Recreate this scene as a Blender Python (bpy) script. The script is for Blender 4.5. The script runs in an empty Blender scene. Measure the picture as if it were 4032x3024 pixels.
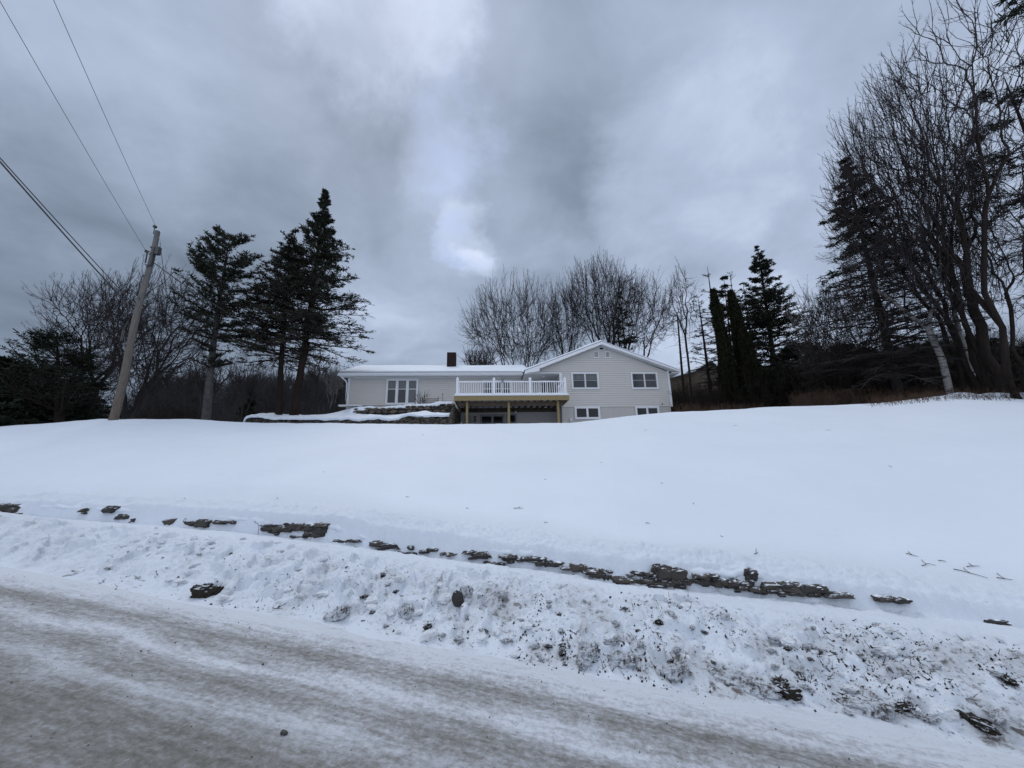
import bpy, math, random
import numpy as np
from mathutils import Vector, Matrix
random.seed(7); rng = np.random.default_rng(11)
S = bpy.context.scene
COL = S.collection

# ---------------- camera ----------------
TH, RO, FPX = math.radians(13.3), math.radians(1.0), 1515.0
CAM = np.array([0, 0, 1.6])
_r0 = np.array([1, 0, 0.]); _f = np.array([0, math.cos(TH), math.sin(TH)]); _u0 = np.array([0, -math.sin(TH), math.cos(TH)])
_R = math.cos(RO)*_r0-math.sin(RO)*_u0; _U = math.sin(RO)*_r0+math.cos(RO)*_u0
cam = bpy.data.objects.new('camera', bpy.data.cameras.new('camera')); COL.objects.link(cam)
cam.matrix_world = Matrix(((_R[0], _U[0], -_f[0], CAM[0]), (_R[1], _U[1], -_f[1], CAM[1]), (_R[2], _U[2], -_f[2], CAM[2]), (0, 0, 0, 1)))
cam.data.sensor_fit = 'HORIZONTAL'; cam.data.sensor_width = 36.0; cam.data.lens = 36.0*FPX/4032
cam.data.clip_start = 0.05; cam.data.clip_end = 3000
S.camera = cam
def ray(px, py): return _f+_R*(px-2016)/FPX+_U*(1512-py)/FPX
def at(px, py, Y):                       # photo pixel -> point at distance Y in front of the camera
    d = ray(px, py); return CAM+d*Y/d[1]
HA = math.radians(3.4)
HU = np.array([math.cos(HA), math.sin(HA), 0]); HV = np.array([-math.sin(HA), math.cos(HA), 0]); P0 = np.array([0, 22.4, 0])
def hw(u, w, z=0): return P0+HU*u+HV*w+np.array([0, 0, z])

# ---------------- world ----------------
W = bpy.data.worlds.new('World'); S.world = W; W.use_nodes = True
nt = W.node_tree; N = nt.nodes; L = nt.links; N.clear()
def nd(tree, t, **k):
    n = tree.nodes.new(t)
    for a, b in k.items():
        if a.startswith('i_'):
            n.inputs[int(a[2:])].default_value = b
        else: setattr(n, a, b)
    return n
sund = ray(1500, 60); sund = sund/np.linalg.norm(sund)
SUN_EL = math.asin(sund[2]); SUN_AZ = math.atan2(sund[0], sund[1])
tc = nd(nt, 'ShaderNodeTexCoord')
sky = nd(nt, 'ShaderNodeTexSky'); sky.sky_type = 'NISHITA'; sky.sun_disc = False
sky.sun_elevation = SUN_EL; sky.sun_rotation = SUN_AZ; sky.air_density = 1.2; sky.dust_density = 1.5
nrm = nd(nt, 'ShaderNodeVectorMath', operation='NORMALIZE'); L.new(tc.outputs['Generated'], nrm.inputs[0])
sep = nd(nt, 'ShaderNodeSeparateXYZ'); L.new(nrm.outputs[0], sep.inputs[0])
def mth(op, a, b=None, clamp=False, tree=nt):
    n = tree.nodes.new('ShaderNodeMath'); n.operation = op; n.use_clamp = clamp
    for i, v in enumerate((a, b)):
        if v is None: continue
        if isinstance(v, (int, float)): n.inputs[i].default_value = v
        else: tree.links.new(v, n.inputs[i])
    return n.outputs[0]
zc = mth('ADD', mth('MAXIMUM', sep.outputs[2], 0.0), 0.22)
comb = nd(nt, 'ShaderNodeCombineXYZ')
L.new(mth('DIVIDE', sep.outputs[0], zc), comb.inputs[0]); L.new(mth('DIVIDE', sep.outputs[1], zc), comb.inputs[1])
def noise(tree, vec, scale, detail=5, rough=.55, dist=0.0):
    n = tree.nodes.new('ShaderNodeTexNoise'); n.inputs['Scale'].default_value = scale; n.inputs['Detail'].default_value = detail
    n.inputs['Roughness'].default_value = rough; n.inputs['Distortion'].default_value = dist
    if vec is not None: tree.links.new(vec, n.inputs['Vector'])
    return n
cof = nd(nt, 'ShaderNodeVectorMath', operation='ADD'); L.new(comb.outputs[0], cof.inputs[0]); cof.inputs[1].default_value = (5.3, 2.9, 0)
n1 = noise(nt, cof.outputs[0], 1.5, 5, .5, .3); n2 = noise(nt, cof.outputs[0], 3.6, 7, .55, .3)
val = mth('ADD', mth('MULTIPLY', n1.outputs[0], 0.55), mth('MULTIPLY', n2.outputs[0], 0.45))   # ~0.5
# warped direction for blobs
wn = noise(nt, nrm.outputs[0], 2.6, 6, .62, .3)
wsub = nd(nt, 'ShaderNodeVectorMath', operation='SUBTRACT'); L.new(wn.outputs['Color'], wsub.inputs[0]); wsub.inputs[1].default_value = (.5, .5, .5)
wsc = nd(nt, 'ShaderNodeVectorMath', operation='SCALE'); L.new(wsub.outputs[0], wsc.inputs[0]); wsc.inputs['Scale'].default_value = 0.42
wadd = nd(nt, 'ShaderNodeVectorMath', operation='ADD'); L.new(nrm.outputs[0], wadd.inputs[0]); L.new(wsc.outputs[0], wadd.inputs[1])
wnm = nd(nt, 'ShaderNodeVectorMath', operation='NORMALIZE'); L.new(wadd.outputs[0], wnm.inputs[0])
def blob(px, py, rad, amt):
    d = ray(px, py); d = d/np.linalg.norm(d)
    dp = nd(nt, 'ShaderNodeVectorMath', operation='DOT_PRODUCT'); L.new(wnm.outputs[0], dp.inputs[0]); dp.inputs[1].default_value = tuple(d)
    mr = nd(nt, 'ShaderNodeMapRange'); mr.interpolation_type = 'SMOOTHERSTEP'; L.new(dp.outputs['Value'], mr.inputs[0])
    mr.inputs[1].default_value = math.cos(math.radians(rad)); mr.inputs[2].default_value = 1.0
    mr.inputs[3].default_value = 0.0; mr.inputs[4].default_value = amt
    return mr.outputs[0]
acc = mth('MULTIPLY', mth('SUBTRACT', val, 0.5), 1.15)
for b in [(1470, -40, 13, .34), (1735, 640, 8, .15), (1880, 930, 6, .27), (1895, 1060, 3, .2), (1600, 380, 10, -.10), (900, 250, 14, .06), (2640, 620, 13, .18), (2850, 1350, 16, .26),
          (3250, 300, 30, .10), (2330, 300, 22, -.06), (100, 1450, 30, -.27), (2450, 600, 15, -.08), (350, 100, 26, .08),
          (1550, 1250, 16, .04), (700, 1000, 22, -.05), (1250, 700, 16, -.05), (2100, 760, 12, -.08), (1000, 150, 12, -.05), (400, 730, 12, .1), (3350, 1100, 14, .06)]:
    acc = mth('ADD', acc, blob(*b))
dpb = nd(nt, 'ShaderNodeVectorMath', operation='DOT_PRODUCT'); L.new(wnm.outputs[0], dpb.inputs[0]); dpb.inputs[1].default_value = (-.1, -.83, .55)
mrb = nd(nt, 'ShaderNodeMapRange'); mrb.interpolation_type = 'SMOOTHSTEP'; L.new(dpb.outputs['Value'], mrb.inputs[0]); mrb.inputs[1].default_value = .12; mrb.inputs[2].default_value = .85; mrb.inputs[3].default_value = 0; mrb.inputs[4].default_value = .55
acc = mth('ADD', acc, mrb.outputs[0])                       # unseen sky behind the camera, brightened as added fill for the facade
acc = mth('ADD', acc, 0.425)
# broad brightening towards the zenith
acc = mth('ADD', acc, mth('MULTIPLY', sep.outputs[2], 0.10))
cr = nd(nt, 'ShaderNodeValToRGB'); L.new(acc, cr.inputs[0])
def lin(r, g, b): return tuple(((c/255)/12.92 if c/255 <= .04045 else ((c/255+.055)/1.055)**2.4) for c in (r, g, b))+(1,)
E = cr.color_ramp.elements
E[0].position = 0.0; E[0].color = lin(108, 120, 138)
E[1].position = 1.0; E[1].color = lin(228, 236, 252)
for p, c in ((.25, (132, 146, 166)), (.45, (154, 168, 190)), (.65, (175, 189, 213)), (.85, (203, 216, 238))):
    e = E.new(p); e.color = lin(*c)
# thin blue patches where the cloud opens
bl = mth('MULTIPLY', blob(1860, 960, 5, 1.0), mth('MULTIPLY', mth('SUBTRACT', n2.outputs[0], .40), 3.0, True))
bl2 = mth('MULTIPLY', blob(1760, 580, 9, .6), mth('MULTIPLY', mth('SUBTRACT', n2.outputs[0], .40), 3.0, True))
blx = mth('MINIMUM', mth('ADD', bl, bl2), 0.55)
mixb = nd(nt, 'ShaderNodeMix', data_type='RGBA'); L.new(blx, mixb.inputs[0]); L.new(cr.outputs[0], mixb.inputs[6]); mixb.inputs[7].default_value = lin(176, 196, 240)
sc = nd(nt, 'ShaderNodeVectorMath', operation='SCALE'); L.new(mixb.outputs[2], sc.inputs[0]); sc.inputs['Scale'].default_value = 10.5
mx = nd(nt, 'ShaderNodeMix', data_type='RGBA'); mx.inputs[0].default_value = 0.965
L.new(sky.outputs[0], mx.inputs[6]); L.new(sc.outputs[0], mx.inputs[7])
bg = nd(nt, 'ShaderNodeBackground'); bg.inputs[1].default_value = 0.1; L.new(mx.outputs[2], bg.inputs[0])
ow = nd(nt, 'ShaderNodeOutputWorld'); L.new(bg.outputs[0], ow.inputs[0])
W.cycles.sampling_method = 'AUTOMATIC'
# sun behind the cloud
sl = bpy.data.lights.new('sun', 'SUN'); sl.energy = 0.8; sl.angle = math.radians(22); sl.color = (1.0, .965, .92)
so = bpy.data.objects.new('sun', sl); COL.objects.link(so)
so.rotation_euler = Vector((-sund[0], -sund[1], -sund[2])).to_track_quat('-Z', 'Y').to_euler()
S.view_settings.view_transform = 'Standard'; S.view_settings.look = 'None'; S.view_settings.exposure = 0.0; S.view_settings.gamma = 1.0
S.view_settings.use_curve_mapping = False
S.render.engine = 'CYCLES'

# ---------------- noise in numpy ----------------
_tab = np.random.default_rng(5).random((256, 256))
def vn(x, y):
    xi = np.floor(x).astype(np.int64); yi = np.floor(y).astype(np.int64); fx = x-xi; fy = y-yi
    fx = fx*fx*(3-2*fx); fy = fy*fy*(3-2*fy)
    a = _tab[xi & 255, yi & 255]; b = _tab[(xi+1) & 255, yi & 255]; c = _tab[xi & 255, (yi+1) & 255]; d = _tab[(xi+1) & 255, (yi+1) & 255]
    return (a*(1-fx)+b*fx)*(1-fy)+(c*(1-fx)+d*fx)*fy
def fbm(x, y, o=4, g=.5):
    s = 0; a = 1; t = 0
    for i in range(o):
        s = s+a*vn(x*2**i+17.3*i, y*2**i-9.1*i); t += a; a *= g
    return s/t
def vn3(P, k, o=0):
    x, y, z = (P*k+o).T; zi = np.floor(z); f = z-zi; f = f*f*(3-2*f); return vn(x+37*zi, y+91*zi)*(1-f)+vn(x+37*(zi+1), y+91*(zi+1))*f
def sstep(a, b, x): t = np.clip((x-a)/(b-a), 0, 1); return t*t*(3-2*t)

# ---------------- object helpers ----------------
def tag(o, label=None, cat=None, group=None, kind=None):
    if label: o['label'] = label
    if cat: o['category'] = cat
    if group: o['group'] = group
    if kind: o['kind'] = kind
    return o
def empty(name, loc, rz=0, **k):
    o = bpy.data.objects.new(name, None); COL.objects.link(o); o.location = [float(c) for c in loc]; o.rotation_euler = (0, 0, rz); o.empty_display_size = .2
    return tag(o, **k)
def meshdata(name, V, F4=None, F3=None, polys=None, smooth=False):
    me = bpy.data.meshes.new(name); V = np.asarray(V, float).reshape(-1, 3)
    lv = []; tot = []
    if F4 is not None and len(F4): F4 = np.asarray(F4, np.int64); lv.append(F4.reshape(-1)); tot.append(np.full(len(F4), 4))
    if F3 is not None and len(F3): F3 = np.asarray(F3, np.int64); lv.append(F3.reshape(-1)); tot.append(np.full(len(F3), 3))
    if polys:
        for p in polys: lv.append(np.asarray(p)); tot.append(np.array([len(p)]))
    lv = np.concatenate(lv).astype(np.int32); tot = np.concatenate(tot).astype(np.int32)
    me.vertices.add(len(V)); me.vertices.foreach_set('co', V.reshape(-1).astype(np.float32))
    me.loops.add(len(lv)); me.loops.foreach_set('vertex_index', lv)
    me.polygons.add(len(tot)); st = np.concatenate([[0], np.cumsum(tot)[:-1]]).astype(np.int32)
    me.polygons.foreach_set('loop_start', st); me.polygons.foreach_set('loop_total', tot)
    me.polygons.foreach_set('use_smooth', np.full(len(tot), smooth))
    me.update(calc_edges=True); me.validate(); return me
def link(name, me, mat, parent=None, loc=None):
    o = bpy.data.objects.new(name, me); COL.objects.link(o)
    if mat and not me.materials: me.materials.append(mat)
    if parent: o.parent = parent
    if loc is not None: o.location = [float(c) for c in loc]
    return o
def attr(me, name, data):
    a = me.attributes.new(name, 'FLOAT', 'POINT'); a.data.foreach_set('value', np.asarray(data, np.float32))
class MB:
    def __init__(s): s.V = []; s.Q = []; s.T = []; s.P = []; s.A = []; s.n = 0
    def add(s, V, Q=None, T=None, a=0.0):
        V = np.asarray(V, float).reshape(-1, 3)
        if Q is not None and len(Q): s.Q.append(np.asarray(Q)+s.n)
        if T is not None and len(T): s.T.append(np.asarray(T)+s.n)
        s.V.append(V); s.A.append(np.full(len(V), a) if np.isscalar(a) else np.asarray(a)); s.n += len(V)
    def poly(s, V): V = np.asarray(V, float); s.P.append(np.arange(len(V))+s.n); s.V.append(V); s.A.append(np.zeros(len(V))); s.n += len(V)
    def box(s, a, b, tone=0.0):
        x0, y0, z0 = a; x1, y1, z1 = b
        V = [(x0, y0, z0), (x1, y0, z0), (x1, y1, z0), (x0, y1, z0), (x0, y0, z1), (x1, y0, z1), (x1, y1, z1), (x0, y1, z1)]
        s.add(V, [(0, 3, 2, 1), (4, 5, 6, 7), (0, 1, 5, 4), (1, 2, 6, 5), (2, 3, 7, 6), (3, 0, 4, 7)], a=tone)
    def prism(s, prof, u0, u1, axis=0):          # closed profile of (b, c) extruded along axis
        n = len(prof); V = []
        for u in (u0, u1):
            for b, c in prof: V.append((u, b, c) if axis == 0 else (b, u, c))
        Q = [(i, (i+1) % n, n+(i+1) % n, n+i) for i in range(n)]
        base = s.n; s.add(V, Q); s.P.append(np.arange(n)[::-1]+base); s.P.append(np.arange(n)+base+n)
    def tube(s, pts, rad, n=6, cap=True):
        pts = np.asarray(pts, float); m = len(pts); rad = np.broadcast_to(np.asarray(rad, float), (m,))
        tg = np.gradient(pts, axis=0); tg /= np.linalg.norm(tg, axis=1)[:, None]+1e-9
        ref = np.array([0, 0, 1.]) if abs(tg[0][2]) < .9 else np.array([1., 0, 0])
        a = np.cross(tg, ref); a /= np.linalg.norm(a, axis=1)[:, None]+1e-9; b = np.cross(tg, a)
        th = np.arange(n)*2*math.pi/n
        V = pts[:, None]+rad[:, None, None]*(a[:, None]*np.cos(th)[None, :, None]+b[:, None]*np.sin(th)[None, :, None])
        i = np.arange(m-1)[:, None]*n; j = np.arange(n)[None]; jn = (j+1) % n
        Q = np.stack([i+j, i+jn, i+n+jn, i+n+j], -1).reshape(-1, 4); base = s.n
        s.add(V, Q)
        if cap: s.P.append(np.arange(n)+base); s.P.append(np.arange(n)[::-1]+base+(m-1)*n)
    def segs(s, p0, p1, r0, r1, n=3):
        p0 = np.asarray(p0, float); p1 = np.asarray(p1, float); k = len(p0)
        if k == 0: return
        d = p1-p0; d /= np.linalg.norm(d, axis=1)[:, None]+1e-9
        ref = np.where(np.abs(d[:, 2:3]) < .9, np.array([[0, 0, 1.]]), np.array([[1., 0, 0]]))
        a = np.cross(d, ref); a /= np.linalg.norm(a, axis=1)[:, None]+1e-9; b = np.cross(d, a)
        th = np.arange(n)*2*math.pi/n; cs = a[:, None]*np.cos(th)[None, :, None]+b[:, None]*np.sin(th)[None, :, None]
        V = np.concatenate([p0[:, None]+cs*np.asarray(r0).reshape(-1, 1, 1), p1[:, None]+cs*np.asarray(r1).reshape(-1, 1, 1)], 1)
        j = np.arange(n); q = np.stack([j, (j+1) % n, n+(j+1) % n, n+j], -1)
        Q = (np.arange(k)[:, None, None]*2*n+q[None]).reshape(-1, 4)
        s.add(V, Q)
    def data(s, name, smooth=False, tone=False):
        V = np.concatenate(s.V); Q = np.concatenate(s.Q) if s.Q else None; T = np.concatenate(s.T) if s.T else None
        me = meshdata(name, V, Q, T, s.P, smooth)
        if tone: attr(me, 'tone', np.concatenate(s.A))
        return me
    def build(s, name, mat, parent=None, smooth=False, tone=False, loc=None): return link(name, s.data(name, smooth, tone), mat, parent, loc)

# ---------------- materials ----------------
def newmat(name, rough=.8, spec=.3):
    m = bpy.data.materials.new(name); m.use_nodes = True; t = m.node_tree; b = t.nodes['Principled BSDF']
    b.inputs['Roughness'].default_value = rough; b.inputs['Specular IOR Level'].default_value = spec
    return m, t, b
def ramp(t, fac, stops):
    r = t.nodes.new('ShaderNodeValToRGB'); e = r.color_ramp.elements; t.links.new(fac, r.inputs[0])
    e[0].position, e[0].color = stops[0][0], tuple(stops[0][1])+(1,); e[1].position, e[1].color = stops[-1][0], tuple(stops[-1][1])+(1,)
    for p, c in stops[1:-1]: x = e.new(p); x.color = tuple(c)+(1,)
    return r.outputs[0]
def bump(t, b, h, strength=.4, dist=.02):
    n = t.nodes.new('ShaderNodeBump'); n.inputs['Strength'].default_value = strength; n.inputs['Distance'].default_value = dist
    t.links.new(h, n.inputs['Height']); t.links.new(n.outputs[0], b.inputs['Normal'])
def mixc(t, f, a, b):
    n = t.nodes.new('ShaderNodeMix'); n.data_type = 'RGBA'
    for i, v in ((0, f), (6, a), (7, b)):
        if isinstance(v, (int, float)): n.inputs[i].default_value = v
        elif isinstance(v, tuple): n.inputs[i].default_value = v if len(v) == 4 else v+(1,)
        else: t.links.new(v, n.inputs[i])
    return n.outputs[2]
def coords(t, scale=(1, 1, 1), rot=(0, 0, 0), kind='Object'):
    c = t.nodes.new('ShaderNodeTexCoord'); m = t.nodes.new('ShaderNodeMapping'); t.links.new(c.outputs[kind], m.inputs[0])
    m.inputs['Scale'].default_value = scale; m.inputs['Rotation'].default_value = rot; return m.outputs[0]
def simple(name, c1, c2=None, scale=4, rough=.8, spec=.3, bs=0, sc=(1, 1, 1)):
    m, t, b = newmat(name, rough, spec); v = coords(t, sc); n = noise(t, v, scale, 5, .6)
    c2 = c2 or tuple(x*.8 for x in c1)
    t.links.new(ramp(t, n.outputs[0], [(.3, c1), (.7, c2)]), b.inputs['Base Color'])
    if bs: bump(t, b, n.outputs[0], bs, .02)
    return m
SNOW = (.735, .79, .86)
def snow_mat(name, fine=1.0):
    m, t, b = newmat(name, .65, .25); v = coords(t)
    n = noise(t, v, 1.1, 4, .5); g = noise(t, v, 90, 3, .7); k = noise(t, v, 14, 5, .6)
    t.links.new(ramp(t, n.outputs[0], [(.35, SNOW), (.65, (.71, .765, .835))]), b.inputs['Base Color'])
    h = mth('ADD', mth('MULTIPLY', g.outputs[0], .25*fine, tree=t), k.outputs[0], tree=t); bump(t, b, h, .35, .03)
    return m
M = {}
M['snow'] = snow_mat('snow')
M['white'] = simple('white_trim', (.70, .71, .72), (.64, .65, .67), 2, .5)
M['vinyl'] = simple('white_vinyl', (.78, .79, .81), (.72, .73, .76), 3, .4)
M['siding'] = simple('grey_siding', (.565, .545, .52), (.535, .515, .49), 1.5, .65)
M['parge'] = simple('grey_masonry', (.48, .455, .435), (.43, .41, .39), 3, .85, bs=.15)
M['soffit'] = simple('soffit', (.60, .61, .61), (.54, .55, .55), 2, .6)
M['shingle'] = simple('roof_shingle', (.06, .06, .07), (.10, .10, .11), 20, .9)
M['stonecore'] = simple('wall_core', (.02, .02, .02), (.03, .028, .026), 6, 1.0, 0)
M['metal'] = simple('dark_metal', (.03, .03, .032), (.05, .05, .05), 9, .5, .5)
M['grey_metal'] = simple('grey_metal', (.22, .23, .24), (.3, .3, .31), 9, .5, .5)
M['glass'] = simple('window_glass', (.018, .024, .03), (.03, .036, .042), 1.2, .08, .5)
M['blackglass'] = simple('basement_glass', (.006, .007, .009), (.012, .012, .014), 1, .12, .4)
M['curtain'] = simple('curtain_glass', (.05, .06, .065), (.14, .15, .155), 3, .2, .5, sc=(9, 9, .4))
# pressure treated lumber
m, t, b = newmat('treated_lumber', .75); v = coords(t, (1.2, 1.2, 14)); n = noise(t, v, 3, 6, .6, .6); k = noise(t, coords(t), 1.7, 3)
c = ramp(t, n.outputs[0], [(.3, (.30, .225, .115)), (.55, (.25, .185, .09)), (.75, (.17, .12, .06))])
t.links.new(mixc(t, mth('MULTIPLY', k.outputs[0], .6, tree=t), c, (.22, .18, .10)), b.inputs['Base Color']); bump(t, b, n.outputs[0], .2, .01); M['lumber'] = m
M['old_and_shaded_wood'] = simple('old_and_shaded_lumber', (.11, .085, .06), (.07, .055, .04), 6, .85)
# brick
m, t, b = newmat('chimney_brick', .9); bt = t.nodes.new('ShaderNodeTexBrick'); cc = t.nodes.new('ShaderNodeTexCoord'); sp = t.nodes.new('ShaderNodeSeparateXYZ'); cb = t.nodes.new('ShaderNodeCombineXYZ')
t.links.new(cc.outputs['Object'], sp.inputs[0]); t.links.new(mth('ADD', sp.outputs[0], sp.outputs[1], tree=t), cb.inputs[0]); t.links.new(sp.outputs[2], cb.inputs[1]); t.links.new(cb.outputs[0], bt.inputs[0])
bt.inputs['Scale'].default_value = 1; bt.inputs['Brick Width'].default_value = .2; bt.inputs['Row Height'].default_value = .067; bt.inputs['Mortar Size'].default_value = .008
bt.inputs['Color1'].default_value = (.026, .012, .011, 1); bt.inputs['Color2'].default_value = (.022, .012, .011, 1); bt.inputs['Mortar'].default_value = (.016, .013, .013, 1)
t.links.new(bt.outputs[0], b.inputs['Base Color']); bump(t, b, bt.outputs['Fac'], -.4, .01); M['brick'] = m
def snowtop(t, b, col, lo=.62, amt=1.0, sc=18):
    g = t.nodes.new('ShaderNodeNewGeometry'); sp = t.nodes.new('ShaderNodeSeparateXYZ'); t.links.new(g.outputs['Normal'], sp.inputs[0]); n = noise(t, coords(t), sc, 4, .6)
    f = mth('MULTIPLY', mth('SUBTRACT', mth('ADD', sp.outputs[2], mth('MULTIPLY', mth('SUBTRACT', n.outputs[0], .5, tree=t), 1.3, tree=t), tree=t), lo, tree=t), 7, True, t)
    t.links.new(mixc(t, mth('MULTIPLY', f, amt, tree=t), col, (.72, .77, .83)), b.inputs['Base Color'])
# field stone; every stone carries its own tone
m, t, b = newmat('field_stone', .9); at_ = t.nodes.new('ShaderNodeAttribute'); at_.attribute_name = 'tone'
v = coords(t); n = noise(t, v, 9, 6, .65); lay = noise(t, coords(t, (2, 2, 22)), 3, 4, .6)
c = ramp(t, at_.outputs['Fac'], [(0, (.055, .053, .052)), (.35, (.11, .095, .078)), (.6, (.16, .13, .10)), (.85, (.10, .08, .062)), (1, (.19, .16, .125))])
snowtop(t, b, mixc(t, mth('MULTIPLY', n.outputs[0], .6, tree=t), c, (.035, .033, .032)), .92)
bump(t, b, mth('ADD', n.outputs[0], lay.outputs[0], tree=t), .7, .02); M['stone'] = m
# bark
def bark(name, a, c, sc=7, bs=.5, stretch=.25):
    m, t, b = newmat(name, .95, .15); v = coords(t, (1, 1, stretch)); n = noise(t, v, sc, 6, .65)
    t.links.new(ramp(t, n.outputs[0], [(.3, a), (.7, c)]), b.inputs['Base Color']); bump(t, b, n.outputs[0], bs, .03); return m
M['bark'] = bark('grey_bark', (.040, .036, .035), (.018, .016, .016))
M['twig'] = bark('twig_bark', (.045, .038, .038), (.025, .021, .022), 2)
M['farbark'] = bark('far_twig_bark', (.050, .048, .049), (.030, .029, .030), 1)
M['dark_bark'] = bark('dark_bark', (.030, .022, .018), (.012, .010, .009))
M['red_bark'] = bark('reddish_bark', (.032, .020, .016), (.011, .009, .008), 5)
M['pale_bark'] = bark('pale_bark', (.095, .09, .09), (.03, .028, .028), 5, .6, .8)
M['paletwig'] = bark('pale_twig', (.16, .15, .145), (.08, .075, .072), 3)
m, t, b = newmat('birch_bark', .8, .2); v = coords(t, (1, 1, 6)); n = noise(t, v, 3.2, 5, .6); k = noise(t, coords(t), 2.2, 3, .6)
t.links.new(ramp(t, mth('ADD', mth('MULTIPLY', n.outputs[0], .6, tree=t), mth('MULTIPLY', k.outputs[0], .4, tree=t), tree=t), [(.40, (.035, .032, .03)), (.47, (.20, .19, .18)), (.62, (.30, .29, .275))]), b.inputs['Base Color']); M['birch'] = m
m, t, b = newmat('utility_pole_wood', .85, .2); v = coords(t, (6, 6, .5)); n = noise(t, v, 5, 6, .65); gr = nd(t, 'ShaderNodeTexCoord'); sp = nd(t, 'ShaderNodeSeparateXYZ'); t.links.new(gr.outputs['Object'], sp.inputs[0])
c = ramp(t, n.outputs[0], [(.3, (.17, .14, .11)), (.55, (.12, .095, .075)), (.75, (.05, .04, .033))])
hz = mth('DIVIDE', sp.outputs[2], 9.0, True, t)
c2 = ramp(t, n.outputs[0], [(.3, (.20, .20, .195)), (.6, (.13, .13, .13)), (.8, (.06, .06, .06))])
t.links.new(mixc(t, hz, c, c2), b.inputs['Base Color']); bump(t, b, n.outputs[0], .4, .01); M['pole'] = m
def leafm(name, a, c, sc=2.0):
    m, t, b = newmat(name, .8, .2); n = noise(t, coords(t), sc, 4, .6)
    t.links.new(ramp(t, n.outputs[0], [(.35, a), (.65, c)]), b.inputs['Base Color']); return m
M['needle'] = leafm('spruce_needles', (.018, .023, .016), (.030, .034, .022))
M['dryneedle'] = leafm('thin_spruce_needles', (.030, .030, .022), (.050, .044, .032))
M['pine'] = leafm('pine_needles', (.014, .021, .014), (.028, .035, .022))
M['cedar'] = leafm('cedar_sprays', (.009, .011, .005), (.020, .020, .008), 3)
M['brush'] = leafm('dead_brush', (.05, .032, .022), (.085, .05, .032), 1.5)
M['redbrush'] = leafm('rust_brush', (.07, .040, .024), (.040, .028, .021), .7)
m, t, b = newmat('frozen_dirt', .95, .2); n = noise(t, coords(t), 24, 6, .7); k = noise(t, coords(t), 90, 3, .6)
snowtop(t, b, ramp(t, n.outputs[0], [(.3, (.07, .058, .046)), (.6, (.032, .027, .023)), (.75, (.11, .10, .085))]), .80, .9, 26); bump(t, b, mth('ADD', n.outputs[0], mth('MULTIPLY', k.outputs[0], .5, tree=t), tree=t), 1.0, .04); M['dirt'] = m

# ---------------- terrain ----------------
K = .063
def sv(x, y): return -.9659*x+.2588*y
def tv(x, y): return .2588*x+.9659*y
_bt = []      # wall base line in photo -> azimuth, t
for px, py in [(0, 2030), (150, 2035), (500, 2062), (900, 2092), (1276, 2135), (1600, 2180), (1850, 2210), (2150, 2245), (2450, 2300), (2800, 2330), (3150, 2370), (3500, 2412), (3883, 2452), (4032, 2470)]:
    d = ray(px, py); den = d[2]-K*sv(d[0], d[1]); q = (.32-1.6)/den; p = CAM+d*q; _bt.append((math.degrees(math.atan2(p[0], p[1])), tv(p[0], p[1])))
_bt = np.array(_bt); _bt[0, 1] = max(_bt[0, 1], 5.0)
def tB(ph): return np.interp(ph, _bt[:, 0], _bt[:, 1])
def n15(ph): return np.cos(np.radians(np.clip(ph, -71, 101)-15))
_tt = []
for px, py in [(0, 1962), (273, 1969), (729, 1994), (1094, 2000), (1312, 2022), (1550, 2066), (1823, 2105), (2187, 2151), (2552, 2196), (2917, 2233), (3281, 2278), (3646, 2324), (4032, 2372)]:
    d = ray(px, py); ph = math.degrees(math.atan2(d[0], d[1])); D = (tB(ph)+.24)/n15(ph); hd = math.hypot(d[0], d[1]); _tt.append((ph, 1.6+d[2]/hd*D))
_tt = np.array(_tt)
_cc = []
for px, py in [(-600, 1700), (0, 1681), (182, 1668), (400, 1651), (730, 1650), (985, 1665), (1787, 1672), (2150, 1667), (2260, 1664), (2370, 1650), (2552, 1630), (3026, 1603), (3463, 1586), (3650, 1570), (3790, 1562), (4032, 1562), (4500, 1560)]:
    p = at(px, py, 16.0); _cc.append((math.degrees(math.atan2(p[0], p[1])), p[2]))
_cc = np.array(_cc)
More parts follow.
